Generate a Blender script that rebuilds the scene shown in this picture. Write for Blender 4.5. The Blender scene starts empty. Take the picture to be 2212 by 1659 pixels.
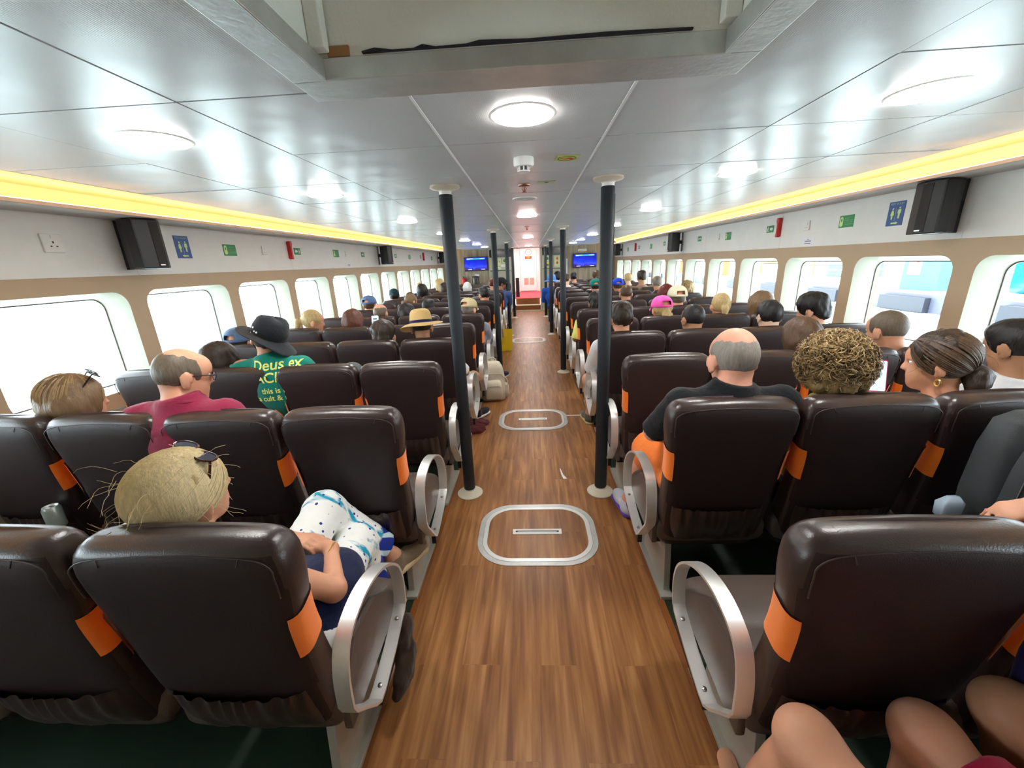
import bpy, bmesh, math, random
import numpy as np
from mathutils import Matrix, Vector

S = bpy.context.scene
COL = S.collection
PI = math.pi

# ------------------------------------------------------------------ camera
cam_data = bpy.data.cameras.new('camera')
cam_data.sensor_fit = 'HORIZONTAL'
cam_data.sensor_width = 36.0
cam_data.lens = 857.7 / 2212 * 36.0
cam_data.clip_start = 0.02
cam_data.clip_end = 2000
cam = bpy.data.objects.new('camera', cam_data)
COL.objects.link(cam)
_pi, _ya, _ro = 0.2971, -0.0544, -0.044
_f = Vector((math.sin(_ya) * math.cos(_pi), math.cos(_ya) * math.cos(_pi), -math.sin(_pi)))
_r0 = _f.cross(Vector((0, 0, 1))).normalized()
_u0 = _r0.cross(_f)
_r = math.cos(_ro) * _r0 + math.sin(_ro) * _u0
_u = -math.sin(_ro) * _r0 + math.cos(_ro) * _u0
cam.matrix_world = Matrix(((_r.x, _u.x, -_f.x, 0.0078), (_r.y, _u.y, -_f.y, 0), (_r.z, _u.z, -_f.z, 1.6), (0, 0, 0, 1)))
S.camera = cam

# ------------------------------------------------------------------ world, sun, exposure
world = bpy.data.worlds.new('world')
S.world = world
world.use_nodes = True
_bg = world.node_tree.nodes['Background']
_bg.inputs[0].default_value = (0.84, 0.93, 1.0, 1)
_bg.inputs[1].default_value = 3.9
sun_data = bpy.data.lights.new('sun', 'SUN')
sun_data.energy = 4.0
sun_data.angle = math.radians(2)
sun_data.color = (1, 0.93, 0.82)
sun = bpy.data.objects.new('sun', sun_data)
COL.objects.link(sun)
sun.rotation_euler = (math.radians(12), math.radians(8), 0)
S.view_settings.view_transform = 'Standard'
S.view_settings.look = 'None'
S.view_settings.gamma = 1
S.view_settings.use_curve_mapping = False
S.view_settings.exposure = 1.6

# ------------------------------------------------------------------ helpers: tags
def tag(o, label=None, cat=None, group=None, kind=None):
    if label: o['label'] = label
    if cat: o['category'] = cat
    if group: o['group'] = group
    if kind: o['kind'] = kind
    return o

def thing(name, loc=(0, 0, 0), label=None, cat=None, group=None, rz=0.0):
    o = bpy.data.objects.new(name, None)
    COL.objects.link(o)
    o.empty_display_size = 0.05
    o.location = loc
    o.rotation_euler = (0, 0, rz)
    return tag(o, label, cat, group)

def obj(name, mesh, mat=None, parent=None, loc=None):
    o = bpy.data.objects.new(name, mesh)
    COL.objects.link(o)
    if mat is not None:
        ms = mat if isinstance(mat, (list, tuple)) else [mat]
        if not mesh.materials:
            for m in ms: mesh.materials.append(m)
    if parent is not None: o.parent = parent
    if loc: o.location = loc
    return o

def copy_tree(o, parent=None, recursive_children=None):
    c = o.copy()
    COL.objects.link(c)
    c.parent = parent
    for ch in o.children:
        copy_tree(ch, c)
    return c

def pymesh(name, V, F, smooth=False):
    me = bpy.data.meshes.new(name)
    V = np.asarray(V, dtype=np.float64)
    me.from_pydata(V.tolist(), [], [tuple(f) for f in F])
    if smooth:
        me.polygons.foreach_set('use_smooth', np.ones(len(me.polygons), dtype=bool))
    me.update()
    return me

class MB:
    """collects shapes into one mesh"""
    def __init__(s): s.V = []; s.F = []; s.M = []
    def add(s, V, F, m=0):
        n = len(s.V)
        s.V += [tuple(v) for v in V]
        s.F += [tuple(i + n for i in f) for f in F]
        s.M += [m] * len(F)
        return s
    def box(s, c, d, m=0, R=None):
        x, y, z = d[0] / 2, d[1] / 2, d[2] / 2
        V = [(a * x, b * y, e * z) for a in (-1, 1) for b in (-1, 1) for e in (-1, 1)]
        if R is not None: V = [tuple(R @ Vector(v)) for v in V]
        V = [(v[0] + c[0], v[1] + c[1], v[2] + c[2]) for v in V]
        F = [(0, 1, 3, 2), (4, 6, 7, 5), (0, 4, 5, 1), (2, 3, 7, 6), (0, 2, 6, 4), (1, 5, 7, 3)]
        return s.add(V, F, m)
    def bb(s, x0, x1, y0, y1, z0, z1, m=0):
        return s.box(((x0 + x1) / 2, (y0 + y1) / 2, (z0 + z1) / 2), (x1 - x0, y1 - y0, z1 - z0), m)
    def lathe(s, prof, c=(0, 0, 0), n=32, m=0, R=None, cap=True):
        V = []; F = []
        for r, z in prof:
            for i in range(n):
                a = 2 * PI * i / n
                v = Vector((r * math.cos(a), r * math.sin(a), z))
                if R is not None: v = R @ v
                V.append((v.x + c[0], v.y + c[1], v.z + c[2]))
        for j in range(len(prof) - 1):
            for i in range(n):
                k = (i + 1) % n
                F.append((j * n + i, j * n + k, (j + 1) * n + k, (j + 1) * n + i))
        if cap:
            F.append(tuple(range(n - 1, -1, -1)))
            F.append(tuple(range((len(prof) - 1) * n, len(prof) * n)))
        return s.add(V, F, m)
    def prism(s, pts, axis, lo, hi, m=0):
        """pts: outline in the two other axes; extruded along axis"""
        n = len(pts)
        V = []
        for w in (lo, hi):
            for a, b in pts:
                V.append((w, a, b) if axis == 0 else (a, w, b) if axis == 1 else (a, b, w))
        F = [tuple(range(n)), tuple(range(2 * n - 1, n - 1, -1))]
        for i in range(n):
            k = (i + 1) % n
            F.append((i, i + n, k + n, k))
        return s.add(V, F, m)
    def ring(s, outer, inner, axis, lo, hi, m=0):
        n = len(outer)
        V = []
        for w in (lo, hi):
            for P in (outer, inner):
                for a, b in P:
                    V.append((w, a, b) if axis == 0 else (a, w, b) if axis == 1 else (a, b, w))
        F = []
        for i in range(n):
            k = (i + 1) % n
            F += [(i, k, n + k, n + i), (2 * n + i, 3 * n + i, 3 * n + k, 2 * n + k),
                  (i, 2 * n + i, 2 * n + k, k), (n + i, n + k, 3 * n + k, 3 * n + i)]
        return s.add(V, F, m)
    def tube(s, P, r, n=8, m=0, closed=False, flat=1.0):
        P = [Vector(p) for p in P]
        L = len(P)
        rr = r if isinstance(r, (list, tuple)) else [r] * L
        V = []; F = []
        up = Vector((0.13, 0.21, 0.97)).normalized()
        prev = None
        for i, p in enumerate(P):
            a = P[(i - 1) % L] if (closed or i > 0) else p
            b = P[(i + 1) % L] if (closed or i < L - 1) else p
            t = (b - a)
            t = t.normalized() if t.length > 1e-9 else Vector((0, 0, 1))
            if prev is None:
                x = t.cross(up)
                if x.length < 1e-3: x = t.cross(Vector((1, 0, 0)))
                x.normalize()
            else:
                x = prev - t * prev.dot(t)
                x = x.normalized() if x.length > 1e-6 else t.orthogonal().normalized()
            prev = x
            y = t.cross(x)
            for k in range(n):
                q = 2 * PI * k / n
                V.append(tuple(p + x * (rr[i] * math.cos(q)) + y * (rr[i] * flat * math.sin(q))))
        for i in range(L if closed else L - 1):
            j = (i + 1) % L
            for k in range(n):
                l = (k + 1) % n
                F.append((i * n + k, i * n + l, j * n + l, j * n + k))
        if not closed:
            F.append(tuple(range(n - 1, -1, -1)))
            F.append(tuple(range((L - 1) * n, L * n)))
        return s.add(V, F, m)
    def mesh(s, name, smooth=False, mats=None):
        me = pymesh(name, s.V, s.F, smooth)
        if mats:
            for m in mats: me.materials.append(m)
            me.polygons.foreach_set('material_index', s.M)
        return me
    def obj(s, name, mat=None, parent=None, smooth=False, bevel=0.0, seg=2, angle=None, loc=None):
        multi = isinstance(mat, (list, tuple))
        me = s.mesh(name, smooth, mat if multi else None)
        bm = bmesh.new(); bm.from_mesh(me)
        bmesh.ops.recalc_face_normals(bm, faces=bm.faces)
        if bevel:
            es = [e for e in bm.edges if len(e.link_faces) == 2 and e.calc_face_angle(0) > 0.6]
            bmesh.ops.bevel(bm, geom=es, offset=bevel, segments=seg, affect='EDGES', profile=0.6)
        if smooth:
            for e in bm.edges:
                if len(e.link_faces) == 2 and e.calc_face_angle(0) > (angle or 0.75): e.smooth = False
        bm.to_mesh(me); bm.free()
        if not multi and mat is not None: me.materials.append(mat)
        return obj(name, me, None, parent, loc)

def rrect(cx, cy, hx, hy, r, n=6):
    P = []
    for (sx, sy, a0) in ((1, 1, 0), (-1, 1, 90), (-1, -1, 180), (1, -1, 270)):
        for i in range(n + 1):
            a = math.radians(a0 + 90 * i / n)
            P.append((cx + sx * (hx - r) + r * math.cos(a), cy + sy * (hy - r) + r * math.sin(a)))
    return P

def catmull(P, n=6, closed=False):
    P = [np.array(p, float) for p in P]
    L = len(P); out = []
    rng = range(L) if closed else range(L - 1)
    for i in rng:
        p0 = P[(i - 1) % L] if closed or i > 0 else P[i]
        p1 = P[i]; p2 = P[(i + 1) % L]
        p3 = P[(i + 2) % L] if closed or i + 2 < L else p2
        for k in range(n):
            t = k / n
            out.append(tuple(0.5 * ((2 * p1) + (-p0 + p2) * t + (2 * p0 - 5 * p1 + 4 * p2 - p3) * t * t + (-p0 + 3 * p1 - 3 * p2 + p3) * t ** 3)))
    if not closed: out.append(tuple(P[-1]))
    return out

# ------------------------------------------------------------------ materials
_mats = {}
def nodes(name):
    m = bpy.data.materials.new(name)
    m.use_nodes = True
    nt = m.node_tree
    b = nt.nodes['Principled BSDF']
    return m, nt, b

def mat(name, col, rough=0.5, metal=0.0, spec=0.5, bump=0.0, bscale=200.0, var=0.0, vscale=8.0, stretch=(1, 1, 1), sheen=0.0, coat=0.0, sub=0.0):
    key = name
    if key in _mats: return _mats[key]
    m, nt, b = nodes(name)
    b.inputs['Base Color'].default_value = (*col, 1)
    b.inputs['Roughness'].default_value = rough
    b.inputs['Metallic'].default_value = metal
    b.inputs['Specular IOR Level'].default_value = spec
    if sheen: b.inputs['Sheen Weight'].default_value = sheen
    if coat:
        b.inputs['Coat Weight'].default_value = coat
        b.inputs['Coat Roughness'].default_value = 0.15
    tc = nt.nodes.new('ShaderNodeTexCoord')
    mp = nt.nodes.new('ShaderNodeMapping')
    mp.inputs['Scale'].default_value = stretch
    nt.links.new(tc.outputs['Object'], mp.inputs[0])
    nz = nt.nodes.new('ShaderNodeTexNoise')
    nz.inputs['Scale'].default_value = vscale
    nz.inputs['Detail'].default_value = 5
    nt.links.new(mp.outputs[0], nz.inputs['Vector'])
    cr = nt.nodes.new('ShaderNodeMix'); cr.data_type = 'RGBA'
    v = var if var else 0.06
    cr.inputs['A'].default_value = (*[max(0, c * (1 - v)) for c in col], 1)
    cr.inputs['B'].default_value = (*[min(1, c * (1 + v)) for c in col], 1)
    nt.links.new(nz.outputs[0], cr.inputs['Factor'])
    nt.links.new(cr.outputs['Result'], b.inputs['Base Color'])
    if bump:
        n2 = nt.nodes.new('ShaderNodeTexNoise')
        n2.inputs['Scale'].default_value = bscale
        n2.inputs['Detail'].default_value = 3
        nt.links.new(mp.outputs[0], n2.inputs['Vector'])
        bp = nt.nodes.new('ShaderNodeBump')
        bp.inputs['Strength'].default_value = bump
        bp.inputs['Distance'].default_value = 0.0025 if bscale > 150 else 0.01
        nt.links.new(n2.outputs[0], bp.inputs['Height'])
        nt.links.new(bp.outputs[0], b.inputs['Normal'])
    _mats[key] = m
    return m

def emis(name, col, strength, base=None):
    if name in _mats: return _mats[name]
    m, nt, b = nodes(name)
    b.inputs['Base Color'].default_value = (*(base or col), 1)
    b.inputs['Emission Color'].default_value = (*col, 1)
    b.inputs['Emission Strength'].default_value = strength
    _mats[name] = m
    return m

def hairmat(name, col, var=0.55):
    return mat('hair_' + name, col, rough=0.45, spec=0.4, bump=0.8, bscale=200, var=var, vscale=110, stretch=(1, 1, 0.12))

def clothmat(name, col, rough=0.85):
    return mat('cloth_' + name, col, rough=rough, spec=0.2, bump=0.25, bscale=60, var=0.12, vscale=12, sheen=0.15)

M_leather = mat('seat_leather', (0.040, 0.0235, 0.021), rough=0.30, spec=0.6, bump=0.2, bscale=260, var=0.25, vscale=7)
M_leather_back = mat('seat_back_vinyl', (0.026, 0.0145, 0.0150), rough=0.5, spec=0.35, bump=0.3, bscale=420, var=0.2, vscale=5)
M_cushion = mat('seat_cushion_lit_leather', (0.095, 0.07, 0.058), rough=0.42, spec=0.5, bump=0.25, bscale=220, var=0.15, vscale=9)  # brown leather lightened: the light falling on the cushion is put into its colour
M_pipe = mat('seat_piping', (0.05, 0.032, 0.028), rough=0.4)
M_orange = mat('orange_fabric', (1.0, 0.21, 0.012), rough=0.8, spec=0.2, bump=0.3, bscale=500, var=0.08, vscale=60, sheen=0.3)
M_alu = mat('armrest_aluminium', (0.86, 0.86, 0.84), rough=0.42, metal=0.85, bump=0.04, bscale=300)
M_alubolt = mat('bolt_steel', (0.42, 0.42, 0.42), rough=0.3, metal=1.0)
M_legmetal = mat('leg_painted_metal', (0.42, 0.41, 0.36), rough=0.45, metal=0.3)
M_black = mat('black_plastic', (0.012, 0.012, 0.014), rough=0.45)
M_foam = mat('pole_foam_sleeve', (0.012, 0.019, 0.026), rough=0.6, bump=0.25, bscale=350, var=0.2)
M_cream = mat('cream_plastic', (0.62, 0.56, 0.42), rough=0.4)
M_white = mat('white_plastic', (0.8, 0.8, 0.78), rough=0.4)
M_steel = mat('hatch_steel', (0.62, 0.62, 0.6), rough=0.42, metal=0.75, bump=0.1, bscale=60, var=0.18, vscale=14)
M_beige = mat('beige_wall_paint', (0.50, 0.365, 0.235), rough=0.5, bump=0.06, bscale=40)
M_reveal = mat('window_reveal_paint', (0.35, 0.335, 0.27), rough=0.5)
M_panel = mat('white_wall_panel', (0.80, 0.80, 0.78), rough=0.42, bump=0.05, bscale=15)
M_soffit = mat('cove_soffit_paint', (0.52, 0.48, 0.45), rough=0.5)
# ------------------------------------------------------------------ procedural surfaces of the cabin
def wood_floor():
    m, nt, b = nodes('wood_vinyl_floor')
    N = nt.nodes.new; L = nt.links.new
    tc = N('ShaderNodeTexCoord')
    br = N('ShaderNodeTexBrick')
    br.offset = 0.37
    br.inputs['Scale'].default_value = 1.0
    br.inputs['Mortar Size'].default_value = 0.0006
    br.inputs['Brick Width'].default_value = 0.9
    br.inputs['Row Height'].default_value = 0.16
    br.inputs['Color1'].default_value = (0, 0, 0, 1)
    br.inputs['Color2'].default_value = (1, 1, 1, 1)
    br.inputs['Mortar'].default_value = (0.45, 0.45, 0.45, 1)
    mp = N('ShaderNodeMapping'); mp.inputs['Rotation'].default_value = (0, 0, PI / 2)
    L(tc.outputs['Object'], mp.inputs[0]); L(mp.outputs[0], br.inputs['Vector'])
    m2 = N('ShaderNodeMapping'); m2.inputs['Scale'].default_value = (20, 1.25, 1)
    L(tc.outputs['Object'], m2.inputs[0])
    ad = N('ShaderNodeVectorMath'); ad.operation = 'ADD'
    sc = N('ShaderNodeVectorMath'); sc.operation = 'SCALE'; sc.inputs['Scale'].default_value = 6.0
    L(br.outputs['Color'], sc.inputs[0]); L(m2.outputs[0], ad.inputs[0]); L(sc.outputs[0], ad.inputs[1])
    n1 = N('ShaderNodeTexNoise'); n1.inputs['Scale'].default_value = 1.7; n1.inputs['Detail'].default_value = 7; n1.inputs['Distortion'].default_value = 0.35
    L(ad.outputs[0], n1.inputs['Vector'])
    m3 = N('ShaderNodeMapping'); m3.inputs['Scale'].default_value = (60, 3, 1)
    L(tc.outputs['Object'], m3.inputs[0])
    n2 = N('ShaderNodeTexNoise'); n2.inputs['Scale'].default_value = 2; n2.inputs['Detail'].default_value = 4
    L(m3.outputs[0], n2.inputs['Vector'])
    cr = N('ShaderNodeValToRGB')
    e = cr.color_ramp.elements
    e[0].position = 0.30; e[0].color = (0.19, 0.070, 0.020, 1)
    e[1].position = 0.72; e[1].color = (0.48, 0.24, 0.085, 1)
    k = e.new(0.46); k.color = (0.29, 0.118, 0.036, 1)
    k = e.new(0.58); k.color = (0.37, 0.162, 0.053, 1)
    L(n1.outputs[0], cr.inputs[0])
    mx = N('ShaderNodeMix'); mx.data_type = 'RGBA'; mx.blend_type = 'MULTIPLY'
    cr2 = N('ShaderNodeValToRGB'); cr2.color_ramp.elements[0].color = (0.72, 0.68, 0.64, 1); cr2.color_ramp.elements[1].color = (1.2, 1.2, 1.2, 1)
    L(n2.outputs[0], cr2.inputs[0])
    mx.inputs['Factor'].default_value = 0.35
    L(cr.outputs[0], mx.inputs['A']); L(cr2.outputs[0], mx.inputs['B'])
    mx2 = N('ShaderNodeMix'); mx2.data_type = 'RGBA'; mx2.blend_type = 'MULTIPLY'; mx2.inputs['Factor'].default_value = 0.28
    cr3 = N('ShaderNodeValToRGB'); cr3.color_ramp.elements[0].color = (0.62, 0.6, 0.6, 1); cr3.color_ramp.elements[1].color = (1, 1, 1, 1)
    L(br.outputs['Color'], cr3.inputs[0])
    L(mx.outputs['Result'], mx2.inputs['A']); L(cr3.outputs[0], mx2.inputs['B'])
    L(mx2.outputs['Result'], b.inputs['Base Color'])
    b.inputs['Roughness'].default_value = 0.36
    b.inputs['Specular IOR Level'].default_value = 0.45
    bp = N('ShaderNodeBump'); bp.inputs['Strength'].default_value = 0.12; bp.inputs['Distance'].default_value = 0.004
    L(n2.outputs[0], bp.inputs['Height']); L(bp.outputs[0], b.inputs['Normal'])
    return m

def ceiling_mat():
    m, nt, b = nodes('ceiling_laminate')
    N = nt.nodes.new; L = nt.links.new
    tc = N('ShaderNodeTexCoord')
    b.inputs['Base Color'].default_value = (0.57, 0.57, 0.575, 1)
    b.inputs['Roughness'].default_value = 0.25
    b.inputs['Specular IOR Level'].default_value = 0.22
    n = N('ShaderNodeTexNoise'); n.inputs['Scale'].default_value = 2.2; n.inputs['Detail'].default_value = 2
    L(tc.outputs['Object'], n.inputs['Vector'])
    w = N('ShaderNodeTexWave'); w.inputs['Scale'].default_value = 55; w.bands_direction = 'X'
    L(tc.outputs['Object'], w.inputs['Vector'])
    b1 = N('ShaderNodeBump'); b1.inputs['Strength'].default_value = 0.3; b1.inputs['Distance'].default_value = 0.03
    L(n.outputs[0], b1.inputs['Height'])
    b2 = N('ShaderNodeBump'); b2.inputs['Strength'].default_value = 0.05; b2.inputs['Distance'].default_value = 0.003
    L(w.outputs[0], b2.inputs['Height']); L(b1.outputs[0], b2.inputs['Normal'])
    L(b2.outputs[0], b.inputs['Normal'])
    return m

def wood_panel_mat():
    m, nt, b = nodes('grey_oak_wall_panel')
    N = nt.nodes.new; L = nt.links.new
    tc = N('ShaderNodeTexCoord'); mp = N('ShaderNodeMapping'); mp.inputs['Scale'].default_value = (7, 7, 0.8)
    L(tc.outputs['Object'], mp.inputs[0])
    n = N('ShaderNodeTexNoise'); n.inputs['Scale'].default_value = 2.0; n.inputs['Detail'].default_value = 6
    L(mp.outputs[0], n.inputs['Vector'])
    cr = N('ShaderNodeValToRGB')
    cr.color_ramp.elements[0].position = 0.3; cr.color_ramp.elements[0].color = (0.22, 0.17, 0.11, 1)
    cr.color_ramp.elements[1].position = 0.7; cr.color_ramp.elements[1].color = (0.42, 0.36, 0.26, 1)
    L(n.outputs[0], cr.inputs[0]); L(cr.outputs[0], b.inputs['Base Color'])
    b.inputs['Roughness'].default_value = 0.5
    return m

def water_mat():
    m, nt, b = nodes('sea_water')
    N = nt.nodes.new; L = nt.links.new
    tc = N('ShaderNodeTexCoord'); mp = N('ShaderNodeMapping'); mp.inputs['Scale'].default_value = (0.35, 0.12, 1)
    L(tc.outputs['Object'], mp.inputs[0])
    n = N('ShaderNodeTexNoise'); n.inputs['Scale'].default_value = 1.6; n.inputs['Detail'].default_value = 5
    L(mp.outputs[0], n.inputs['Vector'])
    cr = N('ShaderNodeValToRGB')
    cr.color_ramp.elements[0].position = 0.37; cr.color_ramp.elements[0].color = (0.02, 0.11, 0.135, 1)
    cr.color_ramp.elements[1].position = 0.45; cr.color_ramp.elements[1].color = (0.75, 0.86, 0.88, 1)
    L(n.outputs[0], cr.inputs[0]); L(cr.outputs[0], b.inputs['Base Color'])
    b.inputs['Roughness'].default_value = 0.5
    return m

def glass_mat():
    m = bpy.data.materials.new('window_glass'); m.use_nodes = True
    nt = m.node_tree; nt.nodes.clear()
    N = nt.nodes.new; L = nt.links.new
    o = N('ShaderNodeOutputMaterial'); t = N('ShaderNodeBsdfTransparent'); g = N('ShaderNodeBsdfGlossy'); mx = N('ShaderNodeMixShader')
    t.inputs[0].default_value = (0.95, 0.98, 0.98, 1); g.inputs['Roughness'].default_value = 0.02
    lw = N('ShaderNodeLayerWeight'); lw.inputs[0].default_value = 0.5
    pw = N('ShaderNodeMath'); pw.operation = 'POWER'; pw.inputs[1].default_value = 5.0
    sc = N('ShaderNodeMath'); sc.operation = 'MULTIPLY'; sc.inputs[1].default_value = 0.5
    L(lw.outputs['Facing'], pw.inputs[0]); L(pw.outputs[0], sc.inputs[0]); L(sc.outputs[0], mx.inputs[0]); L(t.outputs[0], mx.inputs[1]); L(g.outputs[0], mx.inputs[2]); L(mx.outputs[0], o.inputs[0])
    return m

M_wood = wood_floor(); M_ceil = ceiling_mat(); M_oak = wood_panel_mat(); M_sea = water_mat(); M_glass = glass_mat()
M_green = mat('green_vinyl_floor', (0.004, 0.020, 0.007), rough=0.6)
M_seam = mat('ceiling_seam_dark', (0.12, 0.12, 0.12), rough=0.6)
M_hatchwall = mat('hatch_well_paint', (0.86, 0.84, 0.76), rough=0.55, bump=0.15, bscale=120)
M_led = emis('downlight_diffuser', (1.0, 0.97, 0.93), 36.0)
M_cove = emis('cove_led_strip', (1.0, 0.56, 0.19), 8.5)
M_covepaint = mat('cove_recess_paint', (0.86, 0.80, 0.66), rough=0.55)
M_door = mat('door_white_paint', (0.82, 0.78, 0.76), rough=0.45)
M_red = mat('red_plastic', (0.55, 0.02, 0.02), rough=0.4)
M_carpet = mat('red_carpet', (0.50, 0.06, 0.08), rough=0.95, bump=0.4, bscale=400)
M_stepwood = mat('step_brown_wood', (0.22, 0.07, 0.012), rough=0.45, var=0.2, stretch=(3, 3, 12))
M_glow = mat('sign_pale_green', (0.62, 0.85, 0.34), rough=0.5)
M_signgreen = mat('sign_green', (0.02, 0.26, 0.07), rough=0.45)
M_signblue = mat('sign_navy', (0.02, 0.075, 0.30), rough=0.4)
M_paper = mat('paper_white', (0.82, 0.82, 0.88), rough=0.7)
M_ink = mat('printed_ink', (0.15, 0.15, 0.22), rough=0.7)

W = 2.8          # half width of the cabin at the wall panels
CZ = 2.04        # ceiling height
YE = 13.7        # front bulkhead
YB = -0.9        # just behind the camera
WP = 0.965       # window pitch
def wcentre(i): return 2.30 + WP * i     # i=0 is the window beside the second seat row

# ------------------------------------------------------------------ floor
fl = MB(); fl.bb(-0.60, 0.60, YB, YE, -0.05, 0.0)
o = fl.obj('floor', M_wood); tag(o, kind='structure')
for sx, nm in ((-1, 'floor_left'), (1, 'floor_right')):
    b = MB(); x0, x1 = sorted((sx * 0.60, sx * (W + 0.02)))
    b.bb(x0, x1, YB, YE, -0.05, 0.0)
    o = b.obj(nm, M_green); tag(o, kind='structure')
    b = MB(); x0, x1 = sorted((sx * 0.585, sx * 0.615)); b.bb(x0, x1, YB, YE, 0.0, 0.004)
    o = b.obj('trim_%d' % (1 if sx < 0 else 2), M_stepwood); tag(o, kind='structure')

# ------------------------------------------------------------------ ceiling with panel joints and the open well
HX, HY = 0.47, 1.10
CE = 2.10
xs = [-CE, -1.516, -0.908, -0.301, 0.301, 0.908, 1.516, CE]
ys = [YB, -0.55, 0.03, 0.61, 1.18, 1.72, 2.30]
while ys[-1] < YE: ys.append(ys[-1] + 0.605)
ys[-1] = YE
cb = MB()
random.seed(5)
g = 0.003
for i in range(len(xs) - 1):
    for j in range(len(ys) - 1):
        x0, x1, y0, y1 = xs[i] + g, xs[i + 1] - g, ys[j] + g, ys[j + 1] - g
        if y1 <= HY + 0.10 and x0 > -0.95 and x1 < 0.95:
            if abs(x0) < 0.32 and abs(x1) < 0.32: continue
            if x0 < 0: x1 = -HX - 0.06
            else: x0 = HX + 0.06
        dz = random.uniform(-0.0012, 0.0012)
        cb.bb(x0, x1, y0, y1, CZ + dz, CZ + 0.012)
for i in (1, 2, 3, 4, 5, 6):       # backing seen through the joints
    if abs(xs[i]) < 0.4: cb.bb(xs[i] - 0.0045, xs[i] + 0.0045, 1.19, YE, CZ - 0.002, CZ + 0.02, 2)
    else: cb.bb(xs[i] - 0.006, xs[i] + 0.006, YB, YE, CZ + 0.003, CZ + 0.02, 1)
for y in ys[1:-1]:
    for a, b_ in ((-CE, -HX - 0.03), (HX + 0.03, CE)) if y < 1.2 else ((-CE, CE),):
        cb.bb(a, b_, y - 0.006, y + 0.006, CZ + 0.003, CZ + 0.02, 1)
cb.bb(-CE, -HX - 0.03, YB, YE, CZ + 0.02, CZ + 0.05, 1)
cb.bb(HX + 0.03, CE, YB, YE, CZ + 0.02, CZ + 0.05, 1)
cb.bb(-HX - 0.03, HX + 0.03, HY + 0.05, YE, CZ + 0.02, CZ + 0.05, 1)
o = cb.obj('ceiling', [M_ceil, M_seam, M_white]); tag(o, kind='structure')

# well of the overhead hatch
wl = thing('ceiling_hatch', (0, 0.1, CZ), 'big rectangular ceiling well with a bright metal rim overhead', 'hatch')
D = 0.75
b = MB()
b.bb(-HX, HX, HY - 0.02 - 0.1, HY - 0.1, 0.02, D)
o = b.obj('front_wall', M_hatchwall, wl)
for s in (-1, 1):
    b = MB(); x0, x1 = sorted((s * HX, s * (HX + 0.02))); b.bb(x0, x1, YB - 0.1, HY - 0.12, 0.02, D)
    b.obj('side_wall', M_hatchwall, wl)
    b = MB(); b.box((s * (HX - 0.018), HY - 0.14, D / 2 + 0.02), (0.035, 0.03, D - 0.03)); b.obj('corner_post', M_hatchwall, wl, bevel=0.004)
b = MB(); b.bb(-HX, HX, YB - 0.1, HY - 0.1, D, D + 0.02); b.obj('top_panel', M_hatchwall, wl)
rim = MB()
yo = HY - 0.1
rim.bb(-HX - 0.065, HX + 0.065, yo - 0.02, yo + 0.095, -0.016, 0.002)
rim.bb(-HX, HX, yo - 0.024, yo - 0.018, -0.016, 0.028)
for s in (-1, 1):
    x0, x1 = sorted((s * (HX - 0.012), s * (HX + 0.065))); rim.bb(x0, x1, YB - 0.1, yo - 0.02, -0.016, 0.002)
    x0, x1 = sorted((s * (HX - 0.016), s * (HX - 0.010))); rim.bb(x0, x1, YB - 0.1, yo - 0.02, -0.016, 0.028)
rim.obj('metal_rim', M_steel, wl, bevel=0.002)
b = MB(); b.box((-HX + 0.055, yo - 0.024, 0.038), (0.05, 0.006, 0.02)); b.obj('wood_packer', mat('packer_wood', (0.35, 0.16, 0.05)), wl)
b = MB()
b.prism([(-0.36, .034), (-.33, .039), (-.29, .033), (-.24, .033), (-.22, .039), (-.19, .033), (-.12, .034), (-.09, .039), (.02, .035), (.2, .037), (.38, .034), (.38, .031), (-.36, .031)], 1, yo - .028, yo - .019)
b.obj('sealant_gap', mat('dark_gap', (0.02, 0.02, 0.03)), wl)

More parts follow.
